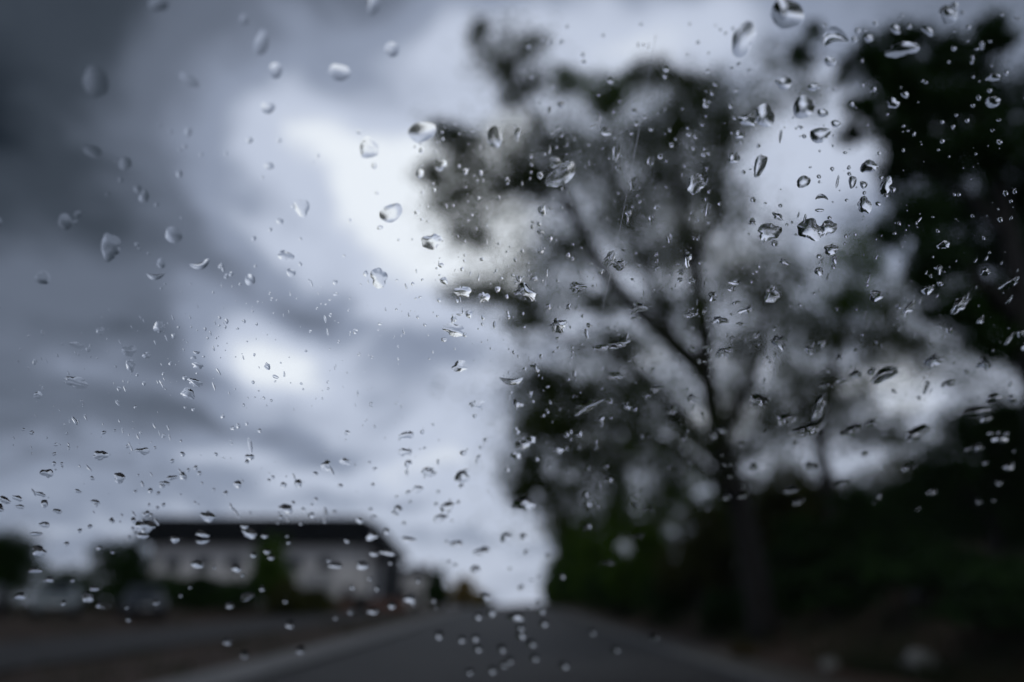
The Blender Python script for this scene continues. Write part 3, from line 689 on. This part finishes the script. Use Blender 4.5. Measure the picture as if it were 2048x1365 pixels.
# frame, roof, bonnet, doors, cabin
def strip(name, ptsL, rad, m, n=8):
    v, f = tube(ptsL, rad, n); return pyd(name, v, f, m, oc, True)
for s_ in (-1, 1):
    pts = [loc_(surf(np.array(s_ * (hw(t) + .02)), np.array(t - .035), -.01)) for t in np.linspace(TB, TT, 8)]
    strip('windscreen_pillar', pts, [.04] * 8, 'black_paint')
tp_ = [loc_(surf(np.array(a * hw(TT)), np.array(TT - .035 * a * a + .015), -.01)) for a in np.linspace(-1, 1, 11)]
strip('roof_header', tp_, [.035] * 11, 'black_paint')
bt_ = [loc_(surf(np.array(a * hw(TB)), np.array(TB - .035 * a * a - .02), -.01)) for a in np.linspace(-1, 1, 11)]
strip('scuttle_panel', bt_, [.04] * 11, 'trim_plastic')
top_z = max(p_[2] for p_ in tp_); top_y = tp_[5][1]; bot = bt_[5]
def grid_slab(name, rows, m, th=.03):
    r_, c_ = len(rows), len(rows[0]); vs = [p for r in rows for p in r] + [(p[0], p[1], p[2] - th) for r in rows for p in r]; k = r_ * c_; fs = []
    for j in range(r_ - 1):
        for i in range(c_ - 1):
            q = (j * c_ + i, j * c_ + i + 1, (j + 1) * c_ + i + 1, (j + 1) * c_ + i); fs += [q, tuple(k + a for a in q[::-1])]
    pr = [i for i in range(c_)] + [j * c_ + c_ - 1 for j in range(1, r_)] + [(r_ - 1) * c_ + i for i in range(c_ - 2, -1, -1)] + [j * c_ for j in range(r_ - 2, 0, -1)]
    for a, b in zip(pr, pr[1:] + pr[:1]): fs.append((b, a, k + a, k + b))
    bm = bmesh.new(); bv = [bm.verts.new(v) for v in vs]
    for q in fs: bm.faces.new([bv[a] for a in q])
    return bmo(name, bm, m, oc, True)
cols = np.linspace(-1, 1, 13)
rows = []
for j, y in enumerate(np.linspace(0, 1, 8)):
    rows.append([(a * (.66 - .05 * y), tp_[0][1] * 0 + top_y - .02 - y * 1.75 - .06 * a * a * (1 - y), top_z + .005 + .07 * math.sin(min(1, y * 1.3 + .1) * 2.2) - .06 * a * a - .10 * y * y) for a in cols])
grid_slab('roof', rows, 'black_paint', .04)
rows = [[(a * (.70 + .06 * math.sin(y * 2.6)), bot[1] + .03 + y * 1.05 - .10 * a * a * y, bot[2] - .03 - .10 * y ** 1.5 - .05 * a * a - .12 * max(0, y - .85) / .15) for a in cols] for y in np.linspace(0, 1, 9)]
grid_slab('bonnet', rows, 'black_paint', .03)
bz = bot[2] - .10; front = bot[1] + 1.12; back = top_y - 2.0
st = [(front + .06, .55, .45, bz - .22), (front, .74, .32, bz - .16), (front - .25, .84, .26, bz - .10), (bot[1] + .2, .88, .24, bz - .06), (bot[1] - .3, .89, .24, bz - .06), (top_y - 1.0, .89, .24, bz - .04), (back + .3, .88, .26, bz - .02), (back + .05, .82, .32, bz - .06), (back - .02, .66, .45, bz - .2)]
rr = []
for q in st: rr.append([(y, x, z) for (x, y, z) in ring_section(*q)])
v, f = loft(rr); bm = bmesh.new(); bv = [bm.verts.new(a) for a in v]
for q in f: bm.faces.new([bv[a] for a in q])
bmo('body', bm, 'black_paint', oc, True)
rows = [[(a * .80, bot[1] - .06 - y * .42, bz - .005 + .05 * math.sin(y * 3.1) - .03 * y) for a in cols] for y in np.linspace(0, 1, 6)]
grid_slab('dashboard', rows, 'trim_plastic', .06)
for s_ in (-1, 1):
    for (y0, y1) in ((top_y + .02, top_y - .72), (top_y - .80, top_y - 1.55)):
        a0 = (s_ * .84, y0 + (.42 if y0 > top_y else 0), bz - .03); a1 = (s_ * .84, y1, bz - .03); b1 = (s_ * .63, y1, top_z - .08); b0 = (s_ * .63, y0 - (.05 if y0 > top_y else 0), top_z - .08)
        q = [np.array(w_) for w_ in (a0, a1, b1, b0)]; nn = np.array([s_, 0, .25]) * .004
        pyd('side_window', [w_ - nn for w_ in q] + [w_ + nn for w_ in q], [(3, 2, 1, 0), (4, 5, 6, 7)] + [(i, (i + 1) % 4, 4 + (i + 1) % 4, 4 + i) for i in range(4)], 'side_glass', oc)
    for y in (top_y - .76, top_y - 1.62):
        strip('door_pillar', [(s_ * .85, y, bz - .06), (s_ * .77, y, (bz + top_z) / 2), (s_ * .62, y, top_z - .05)], [.045] * 3, 'black_paint')
    strip('roof_rail', [(s_ * .655, top_y + .02, top_z - .07), (s_ * .645, top_y - .8, top_z - .03), (s_ * .61, top_y - 1.7, top_z - .13)], [.04] * 3, 'black_paint')
    seat = grid_slab('seat', [[(s_ * .40 + a * .25, top_y - .95 + y * .22 * -1, bz - .1 + y * .38 + .02 * (1 - a * a)) for a in np.linspace(-1, 1, 7)] for y in np.linspace(0, 1, 5)], 'cloth', .14)
    bm = bmesh.new(); box(bm, s_ * .40 - .13, s_ * .40 + .13, top_y - 1.26, top_y - 1.14, bz + .26, bz + .42, .04); bmo('headrest', bm, 'cloth', oc)
    bm = bmesh.new(); box(bm, s_ * .98 - .1, s_ * .98 + .1, top_y + .28, top_y + .40, bz - .02, bz + .13, .03); bmo('door_mirror', bm, 'black_paint', oc)
    bm = bmesh.new(); box(bm, s_ * .58 - .16, s_ * .58 + .16, front - .12, front + .035, bz - .32, bz - .2, .02); bmo('headlight', bm, 'lamp_glass', oc)
rows = [[(a * (.80 - .2 * y), top_y - 1.62 - .38 * (1 - y), bz - .06 + (top_z - .12 - bz + .06) * y) for a in np.linspace(-1, 1, 9)] for y in np.linspace(0, 1, 5)]
grid_slab('tailgate', rows, 'black_paint', .05)
bm = bmesh.new(); box(bm, -.35, .35, front - .02, front + .075, .42, .62, .02); bmo('grille', bm, 'trim_plastic', oc)
# wheels (built along local x = length, so turn them)
def own_wheel(x, y):
    before = set(bpy.data.objects); e = oc
    lathe_wheel(oc, 0, 0, .34, .22, 1 if x > 0 else -1)
    for o in set(bpy.data.objects) - before:
        if o.parent is oc: o.location = (x, y, 0); o.rotation_euler = (0, 0, R(90) * (-1))
for s_ in (-1, 1):
    for y in (front - .75, back + .72): own_wheel(s_ * .80, y)

# ------------------------------------------------------------------ rain on the windscreen
# u v w h tilt kind   (kinds: r round, b bean, s splash with ragged rim, x star splash, c crescent, k streak)
DROPS = '''
1487 79 40 66 -22 r;1574 28 56 58 0 r;1670 76 52 46 10 c;1897 30 34 34 -20 r;1909 14 15 17 0 r;1805 99 66 26 6 s;1660 123 20 18 0 r;1737 77 16 16 0 r;1791 60 20 15 -30 r;1856 63 24 14 -20 s;1818 54 11 9 0 r
1988 155 24 16 10 r;1985 204 28 22 -10 r;2012 147 9 10 0 r;1957 196 9 10 0 r;1979 182 10 8 0 r;1568 166 26 26 0 r;1628 174 24 14 0 s;1607 215 40 40 0 r;1530 232 36 40 0 r;1498 240 36 22 -8 s;1479 269 18 16 0 r;1672 248 18 14 0 r;1640 270 38 28 5 b;1645 226 20 16 0 r
1468 316 20 22 0 r;1520 331 20 46 -22 b;1607 364 28 20 20 r;1738 334 36 20 0 s;1705 364 14 24 -15 b;1727 370 14 14 0 b;1772 372 20 32 -20 s;1786 380 10 11 0 r;1772 392 10 8 0 r;1643 395 22 16 0 c;1729 411 26 30 -20 s;1756 408 10 8 0 r;1639 421 18 6 0 r;1506 400 9 11 0 r;1416 418 11 24 -10 b;1561 272 5 26 -5 k;1675 364 5 24 -12 k;1704 209 10 10 0 r;1810 190 14 12 0 r;1786 207 24 18 0 s
1539 464 48 28 4 s;1556 433 38 18 -12 x;1506 446 26 20 0 x;1620 460 46 38 0 s;1655 457 36 26 10 s;1662 499 28 18 0 s;1567 524 22 24 0 x;1669 519 12 14 0 s;1638 513 10 8 0 r;1638 543 18 14 0 s;1667 534 8 8 0 r
1426 596 30 28 0 x;1470 607 24 16 0 x;1495 621 40 26 8 x;1545 589 36 26 35 s;1440 640 46 26 10 x;1470 565 26 9 -10 s;1464 578 14 10 0 s;1479 648 14 6 0 s;1448 704 36 26 20 x;1557 686 38 34 25 x;1620 702 26 26 20 x;1644 687 16 12 0 s;1680 717 24 24 0 x
1752 592 28 18 10 s;1815 620 52 30 25 x;1856 580 24 16 20 s;1880 537 22 28 -20 x;1880 568 12 8 0 s;1887 490 22 16 20 s;1916 616 56 40 32 x;1960 642 30 22 20 x;1971 545 20 11 10 s;2019 568 38 14 30 s;1900 662 12 12 0 s
1711 750 24 13 28 s;1744 744 16 14 0 s;1770 750 58 20 24 s;1865 724 50 28 22 x;1971 730 44 30 24 x;2041 667 16 14 0 s;1682 763 26 10 14 s;1649 772 22 8 18 s;1517 801 34 22 12 s;1900 766 22 10 14 s
1616 860 62 24 22 s;1708 860 34 18 14 s;1741 847 26 12 20 s;1834 867 46 26 24 s;1572 840 36 20 24 s;1949 823 50 18 14 s;1986 796 32 15 14 s;1971 838 20 15 14 s;2024 797 16 12 0 s;2000 878 28 16 12 s;1689 869 18 12 0 s;1444 860 24 18 0 x;1638 815 20 54 -16 b
844 264 48 38 8 r;989 275 28 38 0 r;1122 350 62 36 32 r;1110 326 24 22 20 r;881 330 22 20 0 s;930 343 10 12 0 r;961 346 8 11 0 r;1080 351 11 13 0 r;1084 421 16 20 20 b;1015 362 9 15 0 r;1034 267 10 18 0 r;1062 323 8 20 12 r;1078 449 8 9 0 r;1081 464 13 9 -20 r;1100 478 9 10 0 r;1081 503 10 14 10 b;1212 264 20 14 0 s;1233 303 12 30 0 b;1302 323 13 20 -8 r;1267 368 11 26 -18 b;1236 336 9 12 0 r
1392 368 32 36 0 s;863 484 34 30 10 s;888 562 16 12 -10 s;926 584 28 22 0 s;882 531 11 8 0 r;967 595 20 20 -10 s;995 579 10 12 0 b;1050 585 46 44 22 x;1068 559 13 12 0 s;1043 556 13 6 10 r;1155 575 30 20 0 s;1219 519 20 30 -20 s;1240 531 24 20 20 s;1245 499 18 12 0 x;1374 519 34 34 20 x;1362 544 12 12 0 s;1360 560 9 9 0 r;1384 563 12 12 0 s;1313 510 8 9 0 r;1314 523 6 8 0 r;1313 537 9 9 0 r;1304 436 12 12 0 b;1340 477 10 18 0 b;1257 427 12 12 0 s;1201 543 10 10 0 s;1307 581 6 8 0 r;1122 209 14 12 0 r;1198 235 6 20 0 k;1099 223 6 18 0 k
938 628 14 14 20 b;908 660 38 24 -6 s;908 638 12 10 0 s;888 680 10 8 0 r;919 629 11 5 0 r;966 635 7 10 0 r;989 650 6 14 0 k;1096 614 12 10 0 s;1137 613 18 18 0 x;1115 650 48 32 -4 x;1115 677 9 5 0 r;1280 616 48 30 14 x;1383 630 34 24 10 x;1267 637 10 5 8 r;1201 696 28 12 8 s;1236 689 40 17 14 s;1178 651 10 9 0 s;1173 669 7 20 12 k;920 733 28 20 0 s;1023 761 40 22 0 c;1072 737 24 34 8 x;1049 739 7 7 0 r;1232 752 30 13 4 s;954 809 28 14 0 s;1034 809 28 26 0 x;1175 812 56 20 28 s;1201 840 22 20 10 x;1253 814 24 24 0 x;1314 778 32 24 40 x;1384 796 24 30 0 x;1346 821 16 16 0 s
1045 890 24 15 8 s;1031 912 20 12 0 s;1113 899 26 26 0 x;1157 869 14 10 0 s;813 871 32 12 8 s;809 905 24 15 0 s;856 940 24 10 0 s;926 946 22 10 24 s
221 494 38 46 14 s;130 444 26 30 0 r;347 470 34 28 -30 r;322 527 16 18 0 r;311 552 32 18 0 c;401 529 36 24 18 c;500 560 20 20 0 r;582 546 18 14 -20 r;85 555 26 28 0 r;445 535 6 18 16 k;319 655 20 24 0 s;201 662 18 14 0 s;258 702 30 18 -4 s;294 711 16 12 0 s;261 731 18 22 20 s;154 690 30 10 -14 s;152 765 42 22 -16 s;393 705 14 8 -6 c;387 716 12 6 0 s;395 732 22 12 -10 s;390 766 28 14 -30 s;376 788 26 20 0 s;535 734 10 13 18 b;437 744 5 15 30 k;551 754 13 6 -24 b;357 655 5 5 0 r;341 728 7 8 0 r;76 791 16 14 -20 s;439 636 6 6 0 r;453 643 7 10 24 r
191 163 44 62 20 r;523 86 26 48 -20 r;551 141 22 30 -10 r;679 145 42 28 -24 r;378 160 40 20 -36 r;185 303 34 22 -24 r;250 327 22 26 0 r;275 378 14 15 0 r;288 395 18 20 -30 r;536 215 24 24 0 r;738 297 38 34 0 s;784 99 24 28 0 r;316 9 34 26 0 r;747 10 24 36 -10 r;538 332 18 14 0 r;604 415 30 30 10 s;782 426 46 30 34 b;758 556 32 34 0 s;571 512 30 18 0 s;499 281 11 11 0 r;558 281 9 9 0 r;488 40 15 20 0 r;376 264 14 18 0 r
201 911 26 18 -10 s;285 903 28 13 -6 s;94 947 24 16 -16 s;239 956 22 18 -14 s;344 956 20 9 4 s;330 967 20 8 -8 s;81 989 20 8 -20 s;35 997 20 10 -24 s;10 1001 22 12 -20 s;40 1014 16 8 0 s;156 983 12 7 -20 s;191 1004 16 8 -14 s;115 1023 18 8 -10 s;89 1050 18 12 0 s;72 1068 22 8 -4 s;78 1103 26 20 0 s
499 915 16 12 0 s;652 932 18 18 0 s;567 971 12 10 0 s;690 924 20 13 0 s;857 946 24 14 0 s;924 954 26 22 30 s;835 979 22 12 0 s;894 1015 28 18 14 s;881 1037 26 14 6 s;816 1080 24 12 0 s;913 1088 20 12 0 s;964 1104 32 15 4 s;1012 1075 22 16 0 s;951 1139 18 13 0 r
290 1053 34 24 -14 s;285 1072 20 12 0 s;416 1034 28 18 -24 s;405 1068 24 12 -6 s;405 1083 22 10 0 s;499 1067 28 16 -12 s;489 1053 14 9 0 r;529 1072 12 9 0 r;572 1018 24 18 0 s;623 1031 20 20 0 x;744 1072 24 14 14 s;749 1107 16 11 0 r;776 1105 26 12 0 s;725 1131 24 14 0 s;671 1131 22 12 0 s;395 1128 24 16 -16 s;534 1103 11 10 0 r;542 1115 11 10 0 r;473 1136 20 14 -20 s;70 1141 22 12 0 s;99 1159 16 11 0 r;188 1177 18 10 0 r;175 1195 20 20 0 s;40 1193 22 12 0 s;494 1193 26 12 14 s;459 1210 16 12 0 r;822 1198 26 14 0 s;784 1211 14 12 0 r;747 1222 20 12 0 s;972 1193 22 15 0 s;956 1233 16 13 0 r;983 1225 18 14 0 r;1031 1233 30 18 14 s
1042 1270 18 16 0 r;878 1270 16 15 0 r;924 1279 13 13 0 r;951 1276 14 13 0 r;1004 1297 16 15 0 r;956 1297 14 13 0 r;1063 1287 16 14 0 r;1069 1316 15 14 0 r;1020 1321 14 13 0 r;985 1340 15 14 0 r;940 1343 14 13 0 r;1007 1330 13 12 0 r;489 1309 16 14 0 r;454 1284 14 12 0 r;601 1300 15 14 0 r;580 1249 16 14 0 r
1043 891 24 16 0 s;1217 960 13 12 0 s;1046 1009 42 22 10 s;1174 1055 18 10 24 s;1276 1073 24 8 6 s;1215 1126 34 8 4 s;1123 1153 12 12 0 r;1583 980 26 14 14 s;1596 1003 24 12 10 s;1622 932 20 13 0 s;1683 967 30 13 18 s;1814 937 20 14 14 s;1865 983 18 13 24 s;2018 932 22 14 14 s;1998 965 13 14 0 r;1368 876 11 11 0 s;1427 870 14 18 0 s;1455 929 18 9 0 s;1082 1221 16 14 0 r;1087 1247 15 13 0 r;1041 1256 16 13 0 r;1128 1331 17 15 0 r;1230 1300 15 13 0 r;1307 1275 15 13 0 r;1184 1265 14 12 0 r;1062 880 18 12 0 s
'''
LIST = []
for row in DROPS.replace('\n', ';').split(';'):
    if row.strip():
        q = row.split(); LIST.append((float(q[0]), float(q[1]), float(q[2]) * 1.1, float(q[3]) * 1.1, float(q[4]), q[5]))
def slope_dir(u, v):
    """image direction of 'up the glass' at a pixel, as tilt from vertical (deg, + leans left)"""
    vx, vy = 1010, 2300
    return math.degrees(math.atan2(vx - u, vy - v))
# scattered small beads and streaks, dense where the photograph has them
def scatter(n, boxr, wr, kinds):
    for _ in range(n):
        u = rng.uniform(boxr[0], boxr[2]); v = rng.uniform(boxr[1], boxr[3]); k = kinds[rng.integers(len(kinds))]
        w = rng.uniform(*wr) * (1.0 if rng.random() > .12 else 1.6)
        if k == 'k': LIST.append((u, v, w * .6, w * rng.uniform(1.3, 2.8), slope_dir(u, v) + rng.normal(0, 6), 'k'))
        else: LIST.append((u, v, w, w * rng.uniform(.7, 1.25), rng.uniform(-30, 30), k))
scatter(130, (1380, 120, 2040, 480), (3, 9), 'rrrsb')
scatter(150, (1380, 430, 2040, 820), (3, 9), 'rskrks')
scatter(150, (1020, 200, 1420, 560), (3, 8), 'rrrkb')
scatter(170, (1000, 520, 1420, 900), (3, 8), 'rskrr')
scatter(90, (820, 240, 1020, 720), (3, 7), 'rrkb')
scatter(150, (320, 560, 860, 820), (2.5, 7), 'rkkrrs')
scatter(80, (20, 620, 340, 900), (3, 7), 'rkks')
scatter(130, (60, 830, 980, 1050), (4, 10), 'rssk')
scatter(70, (20, 1000, 1100, 1240), (5, 11), 'rrs')
scatter(60, (1000, 860, 2040, 1020), (5, 12), 'rrs')
scatter(45, (150, 250, 860, 580), (5, 10), 'rr')
scatter(40, (1050, 40, 1480, 220), (4, 9), 'rr')
scatter(25, (1550, 20, 2040, 130), (5, 10), 'rr')
scatter(260, (850, 250, 2040, 850), (1.6, 3), 'r'); scatter(120, (60, 600, 850, 1000), (1.6, 3), 'r')
scatter(160, (-350, 0, 0, 1400), (5, 22), 'rrs'); scatter(160, (2048, 0, 2400, 1400), (5, 22), 'rrs'); scatter(420, (2400, 0, 4300, 1500), (8, 34), 'rrs')
LIST = [q for q in LIST if abs(float((pane_hit(np.array([q[0]]), np.array([q[1]]))[0][0] - C0) @ S)) < .60]

def drop_mesh(u, v, w, h, tilt, kind):
    area = w * h
    nth = 64 if area > 350 else (32 if area > 80 else 14); nr = 12 if area > 350 else (8 if area > 80 else 4)
    th = np.linspace(0, 2 * math.pi, nth, endpoint=False); r = np.ones(nth)
    ph = rng.uniform(0, 6.28, 8)
    if kind in 'rbkc':
        r += .07 * np.cos(2 * th + ph[0]) + .05 * np.cos(3 * th + ph[1]) + .025 * np.cos(5 * th + ph[2])
        if area > 350: r += .012 * np.cos(11 * th + ph[3]) * (np.sin(th + ph[4]) > 0)
    elif kind == 's':
        r += .12 * np.cos(2 * th + ph[0]) + .10 * np.cos(3 * th + ph[1]) + .06 * np.cos(5 * th + ph[2]) + .03 * np.cos(8 * th + ph[3])
        if area > 150: r += .022 * rng.normal(size=nth) * (np.sin(th + ph[5]) > -.2)
    elif kind == 'x':
        ns = rng.integers(3, 7); r = .50 + .10 * np.cos(2 * th + ph[0]) + .08 * np.cos(3 * th + ph[1])
        for k in range(ns):
            a = rng.uniform(0, 6.283); dd = np.angle(np.exp(1j * (th - a))); wd = rng.uniform(.14, .45)
            r += rng.uniform(.12, .60) * np.exp(-np.abs(dd / wd) ** 1.4)
        r += .02 * rng.normal(size=nth)
    r = r / r.max() if kind == 'x' else r
    hx, hy = w / 2, h / 2
    rho = np.sin(np.linspace(0, 1, nr + 1)[1:] * math.pi / 2)
    rm = r.min() * .5 + r.mean() * .5 if kind != 'x' else r.mean() * .85
    RR = rho[:, None] * (rm + (r[None, :] - rm) * (rho[:, None] ** 2.5))
    X = RR * np.cos(th); Y = RR * np.sin(th)
    X = np.vstack([np.zeros((1, nth)), X]); Y = np.vstack([np.zeros((1, nth)), Y])
    if kind == 'c': Y = Y * .55 + .62 * (X ** 2 - .45)      # bent into a crescent, ends up
    if kind == 'b': Y = Y + .28 * (X ** 2 - .3)
    if kind == 'c' and rng.random() < .3: Y = -Y
    t = R(tilt); px = hx * X * math.cos(t) - hy * Y * math.sin(t); py = hx * X * math.sin(t) + hy * Y * math.cos(t)
    uu = u + px; vv_ = v - py
    pos, nn = pane_hit(uu.reshape(-1), vv_.reshape(-1), 2e-5)
    zc = np.linalg.norm(pos[0] - CAM); mm = zc / FPX
    hr = {'r': .125, 'b': .135, 'k': .17, 'c': .14, 's': .10, 'x': .115}[kind] * rng.uniform(.75, 1.25) * (1 - .75 * min(1, max(0, 1.25 - u / 900)) * min(1, max(0, 1.3 - v / 800)))
    Ht = hr * min(w, h) * mm * (1.15 if kind in 'sx' else 1)
    rr_ = np.concatenate([[0], rho])[:, None] * np.ones((1, nth))
    hgt = 1 - rr_ ** (rng.uniform(2.0, 2.9) if kind in 'rbcs' else 2.1)
    # sagging towards the lower rim, surface ripples
    sag = 1 - .28 * (Y / max(1e-6, np.abs(Y).max()))
    rip = np.ones_like(hgt)
    if kind in 'sx':
        rip += .15 * np.cos(2.6 * X + ph[0]) * np.cos(2.4 * Y + ph[1]) + (.10 if kind == 'x' else .05) * np.cos(6 * Y + ph[2] + 2 * X)
    else: rip += .03 * np.cos(2.6 * X + ph[0] + 1.5 * Y)
    hgt = np.maximum(hgt * sag * rip, 0) * Ht + 1e-6
    top = pos + nn * hgt.reshape(-1, 1)
    # verts: centre, rings, then bottom rim ring shares last ring
    idx = lambda i, k: 1 + (i - 1) * nth + k % nth
    vs = [top[0]] + list(top[nth:]); fs = []
    for k in range(nth): fs.append((0, idx(1, k), idx(1, k + 1)))
    for i in range(1, nr):
        for k in range(nth): fs.append((idx(i, k), idx(i + 1, k), idx(i + 1, k + 1), idx(i, k + 1)))
    # bottom: flat on the glass, its own fan in two rings
    base0 = len(vs); vs.append(pos[0]); mid = pos.reshape(nr + 1, nth, 3)
    jm = nr // 2; vs += list(mid[jm])
    for k in range(nth):
        a, b = base0 + 1 + k, base0 + 1 + (k + 1) % nth
        fs.append((base0, b, a)); fs.append((a, b, idx(nr, k + 1), idx(nr, k)))
    fs = [q_[::-1] for q_ in fs]; ntop = nth + (nr - 1) * nth
    rim = [(idx(nr, k), idx(nr, k + 1)) for k in range(nth)]
    return np.array(vs), fs, ntop, rim, pos[0]
def build_drop(name, parts, loc):
    vs, fs, sm, rims = [], [], [], []
    for (v, f, nt_, rm, c) in parts:
        o = len(vs); vs += list(v - loc); fs += [tuple(i + o for i in q) for q in f]
        sm += [True] * len(f); rims += [frozenset((a + o, b + o)) for a, b in rm]
    me = bpy.data.meshes.new(name); me.from_pydata(np.array(vs).tolist(), [], fs); me.update()
    me.polygons.foreach_set('use_smooth', sm); rs = set(rims)
    sh = me.attributes.new('sharp_edge', 'BOOLEAN', 'EDGE'); sh.data.foreach_set('value', [frozenset(e.vertices) in rs for e in me.edges])
    return link(name, me, 'water', None, False, loc)
inframe = lambda q: 0 <= q[0] <= 2048 and 0 <= q[1] <= 1365
order = sorted(range(len(LIST)), key=lambda i: -(LIST[i][2] * LIST[i][3]) if inframe(LIST[i]) else 1e6)
KN = {'r': 'rounded', 'b': 'bean-shaped', 's': 'ragged', 'x': 'star-shaped', 'c': 'crescent-shaped', 'k': 'thin streaked'}
rest = []
for rank, i in enumerate(order):
    q = LIST[i]; dm = drop_mesh(*q)
    if rank < 300 and inframe(q):
        o = build_drop('raindrop', [dm], dm[4])
        lp = loc_(dm[4]); zz = lp[2] - C0[2]
        hgt = 'near the top' if zz > .068 else 'high up' if zz > .038 else 'mid-height' if zz > .0 else 'low down' if zz > -.05 else 'near the bottom'
        side = 'beside left pillar' if lp[0] < -.43 else 'left of the wheel' if lp[0] < -.36 else 'before the driver' if lp[0] < -.27 else 'right of the wheel' if lp[0] < -.18 else 'towards its centre'
        ar = q[2] * q[3]; sz = 'big' if ar > 1100 else 'medium' if ar > 500 else 'small' if ar > 240 else 'tiny'
        asp = q[2] / q[3]; form = 'wide ' if asp > 1.7 else 'tall ' if asp < .7 else ''
        lean = ' tilting left' if q[4] > 12 else ' tilting right' if q[4] < -12 else ''
        tag(o, f'{sz} {form}{KN[q[5]]} raindrop{lean} {hgt} on windscreen, {side}', 'raindrop', 'raindrops on the windscreen')
    else: rest.append(dm)
o = build_drop('fine_droplets', rest, C0)
tag(o, 'fine spray of tiny water beads and streaks on the windscreen', 'droplets'); struct(o, 'stuff')
